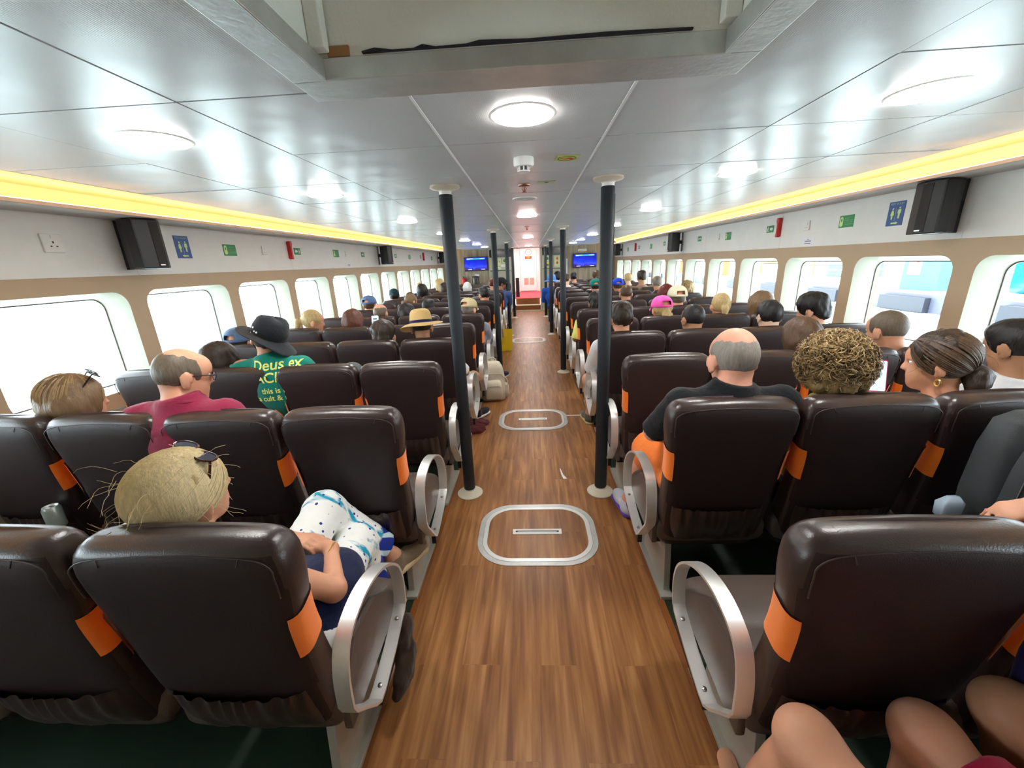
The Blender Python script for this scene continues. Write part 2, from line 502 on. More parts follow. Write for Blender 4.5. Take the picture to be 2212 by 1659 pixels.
# ------------------------------------------------------------------ side walls
def wall(side):
    s = -1 if side == 'left' else 1
    V = []; F = []; M_ = []
    mb = MB()
    zt = 1.625
    hy, zc, hz, rad = 0.415, 1.195, 0.325, 0.10
    yc = YB
    for i in range(-4, 13):
        c = wcentre(i); 
        if i < -3: continue
        y0, y1 = c - WP / 2, c + WP / 2
        if i == -3: y0 = YB - 0.5
        if i >= 12: continue
        hole = rrect(c, zc, hy, hz, rad, 5)
        n = len(hole); outer = []
        for (a, z) in hole:
            da, dz = a - c, z - zc
            # radial projection to the rectangle of this bay
            tx = ((y1 - c) if da > 0 else (c - y0)) / abs(da) if abs(da) > 1e-6 else 1e9
            tz = ((zt - zc) if dz > 0 else zc) / abs(dz) if abs(dz) > 1e-6 else 1e9
            t = min(tx, tz); outer.append((c + da * t, zc + dz * t))
        corners = [(y1, zt), (y0, zt), (y0, 0.0), (y1, 0.0)]
        for w_ in (s * W,):
            P = [(w_, a, z) for a, z in outer] + [(w_, a, z) for a, z in hole] + [(w_, a, z) for a, z in corners]
            F_ = []
            for k in range(n):
                l = (k + 1) % n
                F_.append((k, l, n + l, n + k))
            q = n // 4
            for ci, (ca, cz) in enumerate(corners):
                # close the corner triangle
                for k in range(n):
                    l = (k + 1) % n
                    A, B = outer[k], outer[l]
                    onx = abs(A[0] - ca) < 1e-5 or abs(B[0] - ca) < 1e-5
                    onz = abs(A[1] - cz) < 1e-5 or abs(B[1] - cz) < 1e-5
                    if onx and onz and abs(A[0] - B[0]) > 1e-5 and abs(A[1] - B[1]) > 1e-5:
                        F_.append((k, l, 2 * n + ci))
            mb.add(P, F_, 0)
    yend = wcentre(11) + WP / 2
    x0, x1 = sorted((s * W, s * (W + 0.02)))
    mb.add([(s * W, yend, 0), (s * W, YE, 0), (s * W, YE, zt), (s * W, yend, zt)], [(0, 1, 2, 3)])
    # ledge below the windows
    x0, x1 = sorted((s * (W - 0.035), s * W)); mb.bb(x0, x1, YB, YE, 0.0, 0.775, 1)
    x0, x1 = sorted((s * W, s * (W + 0.26)))
    o = mb.obj('wall_' + side, [M_beige, M_reveal]); tag(o, kind='structure')
    # outer hull skin around the window openings, so light enters only by the windows
    for k, i in enumerate(range(-3, 12)):
        c = wcentre(i)
        fr = MB()
        outer = rrect(c, zc, hy, hz, rad, 6); inner = rrect(c, zc - 0.01, hy - 0.035, hz - 0.03, rad - 0.02, 6)
        n = len(outer)
        P = [(s * W, a, z) for a, z in outer] + [(s * (W + 0.15), a, z) for a, z in inner] + [(s * (W + 0.17), a, z) for a, z in inner]
        big = [(s * (W + 0.17), a, z) for a, z in rrect(c, zc, WP / 2, 0.62, 0.02, 6)]
        P += big
        F_ = []
        for q in range(3):
            for a in range(n):
                l = (a + 1) % n
                F_.append((q * n + a, q * n + l, (q + 1) * n + l, (q + 1) * n + a))
        fr.add(P, F_)
        gasket = MB(); gi = rrect(c, zc - 0.01, hy - 0.041, hz - 0.036, rad - 0.024, 6)
        num = (k + 1) if side == 'left' else (k + 16)
        f = fr.obj('window_%d' % num, M_reveal, smooth=True); tag(f, kind='structure')
        x0, x1 = sorted((s * (W + 0.149), s * (W + 0.155)))
        gasket.ring([(a, z) for a, z in inner], gi, 0, x0, x1)
        gasket.obj('window_gasket', mat('gasket', (0.12, 0.10, 0.10)), f)
        gl = MB(); gl.prism([(a, z) for a, z in inner], 0, *sorted((s * (W + 0.155), s * (W + 0.161))))
        gl.obj('window_pane', M_glass, f)
    # hull outside: band above and below the glass
    hb = MB()
    x0, x1 = sorted((s * (W + 0.17), s * (W + 0.19)))
    hb.bb(x0, x1, YB - 0.6, YE + 4, 1.80, 2.4); hb.bb(x0, x1, YB - 0.6, YE + 4, -0.8, 0.60)
    hb.bb(x0, x1, yend, YE + 4, 0.55, 1.85)
    hb.bb(x0, x1, YB - 1.4, wcentre(-3) - WP / 2 + 0.01, 0.5, 1.85)
    o = hb.obj('trim_hull_' + side, M_panel); tag(o, kind='structure')
    # white upper panels with joints
    up = MB(); y = -1.06
    x0, x1 = sorted((s * W, s * (W + 0.015)))
    while y < YE:
        y2 = min(y + 1.955, YE); up.bb(x0 - (0.004 if s > 0 else 0), x1 + (0.004 if s < 0 else 0), y + 0.003, y2 - 0.003, 1.625, 1.99); y = y2
    o = up.obj('wall_' + side + '_upper', M_panel); tag(o, kind='structure')
    js = MB(); y = -1.06 + 1.955
    while y < YE - 0.5:
        x0_, x1_ = sorted((s * (W - 0.006), s * (W + 0.006))); js.bb(x0_, x1_, y - 0.006, y + 0.006, 1.627, 1.988); y += 1.955
    o = js.obj('trim_joint_' + side, M_white); tag(o, kind='structure')
    # cove: soffit shelf, lip, recess above
    so = MB()
    x0, x1 = sorted((s * 2.50, s * (W + 0.02))); so.bb(x0, x1, YB, YE, 1.985, 1.995)
    x0, x1 = sorted((s * 2.495, s * 2.51)); so.bb(x0, x1, YB, YE, 1.985, 2.004, 1)
    o = so.obj('trim_soffit_' + side, [M_soffit, mat('cove_lip', (0.72, 0.55, 0.47))]); tag(o, kind='structure')
    cv = MB()
    cv.add([(s * CE, YB, CZ), (s * CE, YE, CZ), (s * CE, YE, CZ + 0.05), (s * CE, YB, CZ + 0.05),
            (s * (W + .02), YE, CZ + 0.09), (s * (W + .02), YB, CZ + 0.09), (s * (W + .02), YE, 1.99), (s * (W + .02), YB, 1.99)],
           [(0, 1, 2, 3), (3, 2, 4, 5), (5, 4, 6, 7)])
    o = cv.obj('trim_cove_' + side, M_covepaint); tag(o, kind='structure')
    st = thing('cove_light', (s * 2.56, (YB + YE) / 2, 2.0),
               'continuous warm yellow light strip glowing along the ' + side + ' edge of the ceiling', 'light', 'warm light strips of the two ceiling coves')
    sb = MB(); hl = (YE - YB) / 2 - 0.02
    sb.bb(-0.012, 0.012, -hl, hl, 0.004, 0.016); sb.obj('light_strip', M_cove, st)
    sb = MB(); sb.bb(-0.016, 0.016, -hl, hl, -0.004, 0.004); sb.obj('mounting_channel', M_alu, st)

wall('left'); wall('right')
# wall behind the camera
b = MB(); b.bb(-W - 0.2, W + 0.2, YB - 0.62, YB - 0.6, -0.05, 2.9); o = b.obj('wall_back', M_beige); tag(o, kind='structure')
b = MB(); b.bb(-W - 0.2, W + 0.2, YB - 0.62, YB + 0.01, -0.05, -0.03); b.bb(-W - 0.2, W + 0.2, YB - 0.62, YB + 0.0, CZ + 0.05, CZ + 0.07)
o = b.obj('trim_back', M_panel); tag(o, kind='structure')
# roof above so no sky leaks in
b = MB(); b.bb(-W - 0.19, W + 0.19, YB - 0.62, YE + 4, 2.88, 2.9)
for s in (-1, 1):
    x0, x1 = sorted((s * (W + 0.17), s * (W + 0.19))); b.bb(x0, x1, YB - .62, YE + 4, 2.38, 2.9)
o = b.obj('ceiling_deck', M_panel); tag(o, kind='structure')

# ------------------------------------------------------------------ front bulkhead
b = MB()
OL, OR = -0.49, 0.35
def planks(mb, x0, x1, z0, z1, w=0.19, y=YE):
    x = x0
    while x < x1 - 0.01:
        x2 = min(x + w, x1); mb.bb(x + 0.002, x2 - 0.002, y, y + 0.02, z0, z1); x = x2
planks(b, -W, -1.33, 0, CZ + .05); planks(b, 1.19, W, 0, CZ + .05)
b.bb(-W, W, YE + 0.02, YE + 0.04, 2.02, 2.9); b.bb(-W - .19, OL, YE + 0.021, YE + 0.04, 0, 2.1); b.bb(OR, W + .19, YE + 0.021, YE + 0.04, 0, 2.1)
o = b.obj('wall_front', M_oak); tag(o, kind='structure')
def cabinet(x0, x1, label):
    t = thing('cabinet', ((x0 + x1) / 2, YE - 0.03, 0), label, 'cabinet', None)
    w = (x1 - x0) / 2; C = mat('cabinet_cream', (0.55, 0.53, 0.40), rough=0.4)
    m = MB(); m.bb(-w, w, -0.02, 0.045, 0.0, 0.08); m.bb(-w, -w + 0.03, -0.02, 0.045, 0.08, CZ - 0.01); m.bb(w - 0.03, w, -0.02, 0.045, 0.08, CZ - 0.01)
    m.bb(-w, w, 0.03, 0.045, 0.08, CZ - 0.01); m.obj('carcass', C, t, bevel=0.003)
    m = MB(); m.bb(-w + 0.03, w - 0.03, -0.022, 0.03, 1.78, 2.01); m.obj('black_header', mat('black_gloss_panel', (0.008, 0.006, 0.006), rough=0.15), t)
    m = MB(); m.bb(-w + 0.032, -0.003, -0.01, 0.028, 1.37, 1.775); m.bb(0.003, w - 0.032, -0.01, 0.028, 1.37, 1.775); m.obj('upper_door', C, t, bevel=0.003)
    m = MB(); m.bb(-w + 0.032, w - 0.032, -0.016, 0.0, 1.345, 1.36); m.obj('shelf_rail', M_black, t)
    m = MB(); m.bb(-w + 0.032, w - 0.032, -0.006, 0.028, 0.09, 1.34); m.obj('lower_door', mat('cabinet_glass_grey', (0.42, 0.42, 0.33), rough=0.3), t, bevel=0.003)
    return t
cabinet(-1.33, -0.55, 'cream cabinet with black header on the left of the lit doorway')
cabinet(0.41, 1.19, 'cream cabinet with black header on the right of the lit doorway')

def poster(x, z, w, h, name, label, cat, body, marks, y=YE - 0.052, yaw=0):
    t = thing(name, (x, y, z), label, cat)
    m = MB(); m.bb(-w / 2, w / 2, -0.002, 0.002, -h / 2, h / 2); m.obj('sheet', body, t)
    for k, (mx, mz, mw, mh, mm) in enumerate(marks):
        m = MB()
        if mw < 0: m.lathe([(-mw, 0), (-mw * 0.6, 0.0015)], (mx, -0.002, mz), 12, R=Matrix.Rotation(PI / 2, 3, 'X'))
        else: m.bb(mx - mw / 2, mx + mw / 2, -0.0035, -0.002, mz - mh / 2, mz + mh / 2)
        m.obj('print', mm, t)
    return t
M_lifeo = mat('print_orange', (0.75, 0.13, 0.03)); M_yel = mat('print_yellow', (0.85, 0.8, 0.05))
def jackets(w, h):
    out = []
    for i in (-1, 1):
        for j in (-1, 1):
            out += [(i * w * .22, j * h * .2, -w * .11, 0, M_lifeo), (i * w * .22, j * h * .2 + w * .1, w * .09, w * .12, M_lifeo)]
    return out
poster(1.00, 1.59, 0.36, 0.33, 'safety_poster', 'pale green life jacket poster with four orange jackets, right of the doorway', 'poster', mat('poster_pale_green', (0.62, 0.72, 0.42)), jackets(0.36, 0.33), y=YE - 0.06)
poster(0.60, 1.66, 0.13, 0.16, 'notice', 'small pale notice with a round mark beside the life jacket poster', 'notice', mat('poster_pale_green', (0, 0, 0)), [(0, 0.01, -0.045, 0, M_signgreen)], y=YE - 0.06)
poster(0.60, 1.49, 0.13, 0.14, 'notice', 'bright yellow notice low on the cabinet door right of the doorway', 'notice', M_yel, [(0, -0.02, 0.08, 0.06, M_ink)], y=YE - 0.06)
poster(-1.00, 1.56, 0.16, 0.36, 'safety_poster', 'pale green life jacket poster on the cabinet left of the doorway', 'poster', mat('poster_pale_green', (0, 0, 0)), jackets(0.16, 0.36), y=YE - 0.06)
poster(-0.80, 1.66, 0.14, 0.14, 'notice', 'round yellow green mark on the left cabinet above a white note', 'notice', mat('poster_lime', (0.7, 0.75, 0.3)), [(0, 0, -0.05, 0, M_signgreen)], y=YE - 0.06)
poster(-0.82, 1.51, 0.2, 0.09, 'paper_note', 'white paper note on the left cabinet below the round mark', 'note', M_paper, [], y=YE - 0.06)
poster(1.74, 1.885, 0.27, 0.07, 'paper_note', 'long white paper note above the right television', 'note', M_paper, [(0, 0, .2, .012, M_ink)], y=YE - 0.004)
poster(-1.75, 1.22, 0.14, 0.09, 'paper_note', 'white sheet below the left television', 'note', M_paper, [], y=YE - 0.004)
poster(1.235, 1.33, 0.05, 0.62, 'door_edge_strip', 'bright white vertical strip on the oak wall left of the right television', 'strip', M_paper, [], y=YE - 0.004)

def tv(x, z, label):
    t = thing('television', (x, YE - 0.09, z), label, 'television')
    w, h = 0.76, 0.44
    m = MB(); m.bb(-w / 2, w / 2, -0.02, 0.03, -h / 2, h / 2); m.obj('housing', M_black, t, bevel=0.006)
    m = MB(); m.bb(-0.15, 0.15, 0.03, 0.085, -0.12, 0.12); m.obj('wall_bracket', M_black, t)
    mm, nt, bs = nodes('tv_screen_blue')
    N = nt.nodes.new; L = nt.links.new
    tc = N('ShaderNodeTexCoord'); sp = N('ShaderNodeSeparateXYZ'); L(tc.outputs['Object'], sp.inputs[0])
    nz = N('ShaderNodeTexNoise'); nz.inputs['Scale'].default_value = 5; L(tc.outputs['Object'], nz.inputs['Vector'])
    ma = N('ShaderNodeMath'); ma.operation = 'MULTIPLY_ADD'; ma.inputs[1].default_value = 0.3; L(nz.outputs[0], ma.inputs[0]); L(sp.outputs[2], ma.inputs[2])
    cr = N('ShaderNodeValToRGB'); e = cr.color_ramp.elements
    e[0].position = 0.0; e[0].color = (0.02, 0.005, 0.06, 1); e[1].position = 0.28; e[1].color = (0.0, 0.004, 0.18, 1)
    k = e.new(0.075); k.color = (0.01, 0.03, 0.75, 1); k = e.new(0.15); k.color = (0.0, 0.008, 0.33, 1)
    L(ma.outputs[0], cr.inputs[0]); bs.inputs['Base Color'].default_value = (0.01, 0.01, 0.02, 1); bs.inputs['Roughness'].default_value = 0.15
    L(cr.outputs[0], bs.inputs['Emission Color']); bs.inputs['Emission Strength'].default_value = 1.0
    m = MB(); m.bb(-w / 2 + 0.015, w / 2 - 0.015, -0.022, -0.019, -h / 2 + 0.03, h / 2 - 0.015); sc = m.obj('screen', mm, t)
    bar = emis('tv_bar_cyan', (0.01, 0.18, 0.55), 1.0, (0, 0, 0)); wh = emis('tv_text_white', (0.5, 0.7, 0.9), 1.0, (0, 0, 0))
    m = MB(); m.bb(-0.30, 0.31, -0.0235, -0.022, 0.14, 0.185, 0); m.bb(-0.28, -0.08, -0.0245, -0.0235, 0.167, 0.18, 1); m.bb(-0.28, -0.2, -0.0245, -0.0235, 0.148, 0.156, 1)
    m.bb(0.14, 0.28, -0.0245, -0.0235, 0.155, 0.17, 1); m.bb(-0.26, -0.14, -0.0235, -0.022, -0.175, -0.16, 1); m.bb(0.18, 0.3, -0.0235, -0.022, -0.175, -0.165, 1)
    m.obj('screen_menu', [bar, wh], sc)
    return t
tv(-1.752, 1.595, 'wall television with a blue screen on the left, over the fire extinguisher')
tv(1.807, 1.56, 'wall television with a blue screen on the right, under a white note')

# doorway, steps, passage beyond
st = thing('step', (0.5 * (OL + OR), YE, 0), 'lower brown wooden step with a pale nosing leading up to the doorway', 'step')
w2 = (OR - OL) / 2
m = MB(); m.bb(-w2, w2, -0.02, 0.26, 0.0, 0.17); m.obj('riser', M_stepwood, st)
m = MB(); m.bb(-w2, w2, -0.03, 0.26, 0.17, 0.195); m.obj('tread_nosing', M_cream, st)
m = MB(); m.bb(-w2, w2, -0.05, -0.02, 0.0, 0.03); m.obj('foot_strip', M_cream, st)
m = MB(); m.bb(OL, OR, YE + 0.24, YE + 0.26, 0.19, 0.40, 1); m.bb(OL - 0.35, OR + 0.3, YE + 0.25, 17.3, 0.38, 0.40)
o = m.obj('floor_passage', [M_carpet, M_stepwood]); tag(o, kind='structure')
m = MB()
m.bb(OL - 0.37, OL - 0.35, YE + 0.03, 17.3, 0, 2.36); m.bb(OR + 0.3, OR + 0.32, YE + 0.03, 17.3, 0, 2.36)
m.bb(OL - 0.4, OR + 0.34, 17.22, 17.26, 0.3, 2.36)
o = m.obj('wall_passage', M_door); tag(o, kind='structure')
m = MB(); m.bb(OL - 0.4, OR + 0.34, YE + 0.03, 17.3, 2.34, 2.36); o = m.obj('ceiling_passage', M_door); tag(o, kind='structure')
m = MB(); m.bb(OL - 0.045, OL, YE - 0.03, YE + 0.05, 0, CZ - 0.003); m.bb(OR, OR + 0.045, YE - 0.03, YE + 0.05, 0, CZ - 0.003); o = m.obj('trim_doorway', M_cream, bevel=0.004); tag(o, kind='structure')
m = MB(); m.bb(-0.365, 0.295, 17.17, 17.21, 0.43, 2.2); d = m.obj('door_1', M_door, bevel=0.004); tag(d, kind='structure')
m = MB(); m.bb(0.22, 0.25, 17.12, 17.17, 1.18, 1.26); m.obj('door_handle', M_alu, d)
for x in (-0.135, 0.095):
    m = MB(); m.bb(x - 0.09, x + 0.09, 17.155, 17.17, 0.68, 0.95)
    for k in range(7): m.bb(x - 0.07, x + 0.07, 17.15, 17.158, 0.705 + k * 0.033, 0.72 + k * 0.033)
    m.obj('door_vent', mat('vent_salmon', (0.72, 0.36, 0.28)), d)
t = thing('wall_clock', (-0.02, 17.165, 1.97), 'round white clock with a thin dark ring on the white far door', 'clock')
RX = Matrix.Rotation(PI / 2, 3, 'X')
m = MB(); m.lathe([(0.125, 0.0), (0.125, 0.035), (0.11, 0.035), (0.11, 0.0)], (0, 0, 0), 32, R=RX, cap=False); m.obj('rim', mat('clock_rim', (0.35, 0.2, 0.35)), t, smooth=True)
m = MB(); m.lathe([(0.11, 0.0), (0.11, 0.02)], (0, 0, 0), 32, R=RX); m.obj('dial', M_white, t)
m = MB(); m.box((0.0, -0.024, 0.03), (0.008, 0.003, 0.07)); m.box((0.025, -0.024, 0.0), (0.06, 0.003, 0.007)); m.obj('hands', M_ink, t)
def text_obj(name, body, size, mt, parent, loc, rot, align='CENTER', extrude=0.0006, sx=1.0, bold=0.0):
    cu = bpy.data.curves.new(name, 'FONT'); cu.body = body; cu.offset = bold; cu.size = size; cu.align_x = align; cu.align_y = 'CENTER'; cu.extrude = extrude
    tmp = bpy.data.objects.new('tmp', cu); COL.objects.link(tmp)
    dg = bpy.context.evaluated_depsgraph_get(); me = bpy.data.meshes.new_from_object(tmp.evaluated_get(dg))
    bpy.data.objects.remove(tmp); bpy.data.curves.remove(cu)
    me.materials.clear(); me.materials.append(mt)
    o = bpy.data.objects.new(name, me); COL.objects.link(o); o.parent = parent; o.location = loc; o.rotation_euler = rot; o.scale = (sx, 1, 1)
    return o
FR = (PI / 2, 0, 0)
t = poster(-0.03, 1.76, 0.27, 0.105, 'door_sign', 'red sign with pale lettering below the clock on the far door', 'sign', M_red, [], y=17.16)
text_obj('lettering', 'AUTHORIZED\nPERSONNEL\nONLY', 0.032, M_yel, t, (0, -0.004, 0), FR)
t = poster(-0.03, 1.605, 0.2, 0.13, 'door_sign', 'light blue sign under the red sign on the far door', 'sign', mat('print_skyblue', (0.25, 0.6, 0.75)), [(0, 0.02, 0.15, 0.012, M_paper), (0, -0.01, 0.15, 0.012, M_paper), (0, -0.035, 0.15, 0.012, M_paper)], y=17.16)
t = thing('loudspeaker_column', (OL + 0.06, 14.6, 0.4), 'tall narrow dark box standing at the left side of the lit passage', 'box')
m = MB(); m.bb(-0.06, 0.06, -0.12, 0.12, 0, 0.66); m.obj('cabinet', mat('dark_purple_box', (0.05, 0.02, 0.035)), t, bevel=0.005)
m = MB(); m.bb(-0.05, 0.05, -0.125, -0.12, 0.05, 0.6); m.obj('front_cover', M_black, t)

# passage ceiling lamp (a round fitting like those of the cabin)
def downlight(x, y, label, z=CZ, r=0.1, group='round downlights of the cabin ceiling', m_=None):
    t = thing('downlight', (x, y, z), label, 'light', group)
    m = MB(); m.lathe([(.001, -.011), (r * .5, -.0108), (r * .8, -.0100), (r * .93, -.008), (r * 0.95, -.006), (r * 0.95, -0.003)], n=36, cap=False); m.obj('diffuser', m_ or M_led, t, smooth=True)
    m = MB(); m.lathe([(r * 0.96, -0.002), (r * 0.965, -0.005), (r * 1.01, -0.004), (r * 1.06, -0.0015), (r * 1.06, -0.001)], n=36, cap=False); m.obj('trim_ring', M_white, t, smooth=True)
    return t
Ld = [1.45, 2.6, 4.3, 6.1, 8.08, 9.9, 11.6]
ordn = ['nearest', 'second', 'third', 'fourth', 'fifth', 'sixth', 'seventh', 'eighth', 'ninth', 'tenth', 'eleventh', 'twelfth', 'thirteenth', 'fourteenth', 'fifteenth', 'sixteenth']
for s, nm in ((-1, 'left'), (1, 'right')):
    for k, y in enumerate(Ld):
        downlight(s * 1.22, y, 'bright round downlight in the %s ceiling row, %s from the camera' % (nm, ordn[k]))
for k, y in enumerate((1.43, 4.3, 8.04, 12.0)):
    downlight(0, y, 'bright round downlight over the aisle, %s from the camera' % ordn[k])
for y in (14.6, 15.9):
    downlight(-0.07, y, 'downlight in the ceiling of the passage beyond the steps', 2.34, 0.2, 'downlights of the passage', emis('passage_diffuser', (1, 0.88, 0.86), 32.0))

# ------------------------------------------------------------------ things on the ceiling
t = thing('smoke_detector', (-0.005, 1.98, CZ), 'white smoke detector on the ceiling over the aisle before the first poles', 'smoke detector')
m = MB(); m.lathe([(0.045, 0), (0.045, -0.028), (0.040, -0.035), (0.03, -0.036)], n=32, cap=False); m.lathe([(0.040, -0.035), (0.0, -0.035)], n=32, cap=False); m.obj('base', M_white, t, smooth=True)
m = MB(); m.lathe([(0.020, -0.035), (0.020, -0.054)], n=20); m.obj('sensor_chamber', mat('dark_grey', (0.1, 0.1, 0.1)), t)
m = MB()
for k in range(8):
    a = 2 * PI * k / 8; m.box((0.026 * math.cos(a), 0.026 * math.sin(a), -0.044), (0.005, 0.005, 0.018), R=Matrix.Rotation(a, 3, 'Z'))
m.lathe([(0.029, -0.052), (0.029, -0.056), (0.02, -0.058)], n=24); m.obj('vent_cage', M_white, t)
M_brass = mat('sprinkler_bronze', (0.3, 0.13, 0.09), rough=0.35, metal=0.9)
for y, lb in ((2.62, 'bronze sprinkler head on the ceiling over the aisle, just beyond the smoke detector'), (5.6, 'bronze sprinkler head on the ceiling over the aisle, beyond the second downlight')):
    t = thing('sprinkler', (-0.01, y, CZ), lb, 'sprinkler')
    m = MB(); m.lathe([(0.036, 0), (0.034, -0.006), (0.014, -0.01)], n=24); m.obj('escutcheon', M_brass, t, smooth=True)
    m = MB(); m.tube([(0.008, 0, -0.01), (0.013, 0, -0.022), (0.003, 0, -0.04)], 0.0022, 6); m.tube([(-0.008, 0, -0.01), (-0.013, 0, -0.022), (-0.003, 0, -0.04)], 0.0022, 6)
    m.lathe([(0.004, -0.01), (0.004, -0.042)], n=10); m.obj('frame_arms', M_brass, t)
    m = MB(); m.lathe([(0.016, -0.041), (0.014, -0.044)], n=20); m.obj('deflector', M_brass, t)
t = thing('ceiling_speaker', (-0.012, 3.15, CZ), 'flat round white ceiling grille over the aisle', 'speaker')
m = MB(); m.lathe([(0.09, 0), (0.088, -0.006), (0.08, -0.007)], n=36); m.obj('ring', M_white, t, smooth=True)
m = MB()
for r in (0.02, 0.035, 0.05, 0.065): m.lathe([(r, -0.0075), (r + 0.006, -0.0085), (r + 0.009, -0.0075)], n=32, cap=False)
m.obj('grille', mat('grille_grey', (0.5, 0.5, 0.5)), t, smooth=True)
t = thing('ceiling_sticker', (0.19, 2.02, CZ - 0.0015), 'yellow green sticker with a red curved mark on the ceiling beside the smoke detector', 'sticker', rz=0.1)
m = MB(); m.bb(-0.05, 0.05, -0.05, 0.05, -0.001, 0.001); m.obj('sheet', mat('sticker_lime', (0.50, 0.58, 0.16)), t)
m = MB(); m.ring(rrect(0, 0, 0.042, 0.042, 0.041), rrect(0, 0, 0.037, 0.037, 0.036), 2, -0.0018, -0.0009); m.obj('ring_print', mat('olive_ink', (0.12, 0.14, 0.01)), t)
m = MB(); m.tube(catmull([(-0.03, -0.005, -0.0018), (-0.005, 0.006, -0.0018), (0.012, -0.008, -0.0018), (0.03, 0.01, -0.0018)], 5), [0.003] * 4 + [0.004] * 4 + [0.006] * 4 + [0.01] * 3 + [0.008], 6, flat=0.1); m.obj('red_print', M_red, t)
t = thing('ceiling_sticker', (0.12, 2.57, CZ - 0.0015), 'pale green rectangular sticker with a dark mark on the ceiling beside the sprinkler', 'sticker')
m = MB(); m.bb(-0.05, 0.05, -0.03, 0.03, -0.001, 0.001); m.obj('sheet', mat('sticker_pale', (0.42, 0.5, 0.25)), t)
m = MB(); m.bb(-0.01, 0.012, -0.01, 0.01, -0.002, -0.0008); m.obj('print', M_ink, t)

# ------------------------------------------------------------------ poles
PL = [2.524, 5.744, 8.96, 11.99]
prev = None
for sx, nm in ((-1, 'left'), (1, 'right')):
    for k, y in enumerate(PL):
        lb = 'dark foam-sleeved pole on the %s side of the aisle, %s from the camera' % (nm, ordn[k])
        if prev is None:
            t = thing('pole', (0, 0, 0), lb, 'pole', 'padded poles along the aisle')
            m = MB(); m.lathe([(0.09, 0.0), (0.092, 0.008), (0.082, 0.016), (0.062, 0.02), (0.048, 0.03), (0.034, 0.034), (0.034, 0.05)], n=36); m.obj('base_flange', M_cream, t, smooth=True)
            m = MB(); m.lathe([(0.0355, 0.0), (0.0355, CZ)], n=24); m.obj('steel_tube', M_white, t, smooth=True)
            m = MB(); m.lathe([(0.0365, 0.045), (0.04, 0.05), (0.0395, 1.0), (0.04, 1.988), (0.037, 1.992)], n=32); m.box((0.038, -0.005, 1.0), (0.006, 0.012, 1.9)); m.obj('foam_sleeve', M_foam, t, smooth=True)
            m = MB(); m.lathe([(0.040, 2.010), (0.041, 2.014), (0.05, 2.018), (0.08, 2.024), (0.087, 2.030), (0.084, CZ)], n=36); m.obj('ceiling_flange', mat('collar_tan', (0.60, 0.52, 0.42), rough=0.4), t, smooth=True)
            prev = t
        else:
            t = copy_tree(prev); t['label'] = lb
        t.location = (sx * 0.47, y, 0); t.rotation_euler = (0, 0, 0 if sx > 0 else PI)

# ------------------------------------------------------------------ floor hatches
for k, (x, y, lb) in enumerate(((0.01, 2.08, 'oval steel-rimmed floor hatch in the aisle nearest the camera'), (0.0, 3.92, 'oval steel-rimmed floor hatch in the aisle just beyond the first pair of poles'), (-0.05, 8.37, 'oval steel-rimmed floor hatch far up the aisle'))):
    t = thing('floor_hatch', (x, y, 0), lb, 'hatch', 'oval floor hatches')
    m = MB(); m.ring(rrect(0, 0, 0.36, 0.287, 0.21, 10), rrect(0, 0, 0.330, 0.257, 0.182, 10), 2, 0.0, 0.004); m.obj('outer_ring', M_steel, t)
    m = MB(); m.ring(rrect(0, 0, 0.328, 0.255, 0.18, 10), rrect(0, 0, 0.303, 0.23, 0.157, 10), 2, 0.0, 0.0045); m.obj('inner_ring', mat('hatch_steel_bright', (0.8, 0.8, 0.78), rough=0.35, metal=0.6), t)
    m = MB(); m.prism(rrect(0, 0, 0.302, 0.229, 0.156, 10), 2, 0.0, 0.003); m.obj('cover_board', M_wood, t)
    m = MB(); m.ring([(-0.15, -0.024), (-0.15, 0.024), (0.15, 0.024), (0.15, -0.024)], [(-0.133, -0.006), (-0.133, 0.009), (0.133, 0.009), (0.133, -0.006)], 2, 0.003, 0.006); m.obj('handle_plate', M_white, t)
    m = MB(); m.bb(-0.133, 0.133, -0.006, 0.009, 0.003, 0.0038); m.obj('handle_slot', mat('slot_dark', (0.03, 0.02, 0.015)), t)
    m = MB(); m.tube([(-0.12, 0.0, 0.005), (0.12, 0.0, 0.005)], 0.003, 8); m.obj('handle_bar', M_alu, t)
for k, (x, y, rz, pts, lb) in enumerate((
    (0.215, 2.78, 0.0, [(-0.01, 0.085), (-0.004, 0.08), (0.012, -0.02), (0.035, -0.075), (0.008, -0.078), (-0.004, -0.02)], 'thin torn white paper scrap on the wooden aisle between the first poles'),
    (0.46, 4.0, 0.0, [(-0.1, 0.012), (-0.1, -0.008), (0.1, -0.012), (0.1, 0.014)], 'white strip of tape lying on the aisle floor beside the grey shoe'))):
    m = MB(); m.prism(pts, 2, 0.0006, 0.003); o = m.obj('paper_scrap', M_white); o.location = (x, y, 0); tag(o, lb, 'paper scrap')
t = thing('floor_plate', (-0.07, 12.9, 0), 'narrow pale metal threshold at the foot of the steps', 'threshold')
m = MB(); m.bb(-0.4, 0.4, -0.03, 0.03, 0, 0.006); m.obj('plate', M_steel, t); t.location = (-0.07, 13.6, 0)
# ------------------------------------------------------------------ things on the side walls
def wallthing(name, side, y, z, label, cat, group=None):
    s = -1 if side == 'left' else 1
    return thing(name, (s * (W - 0.0045), y, z), label, cat, group, rz=(PI / 2 if s < 0 else -PI / 2))

def plate(t, w, h, m_, d=0.003, bev=0.0, name='plate'):
    m = MB(); m.bb(-w / 2, w / 2, -d, 0, -h / 2, h / 2); return m.obj(name, m_, t, bevel=bev)

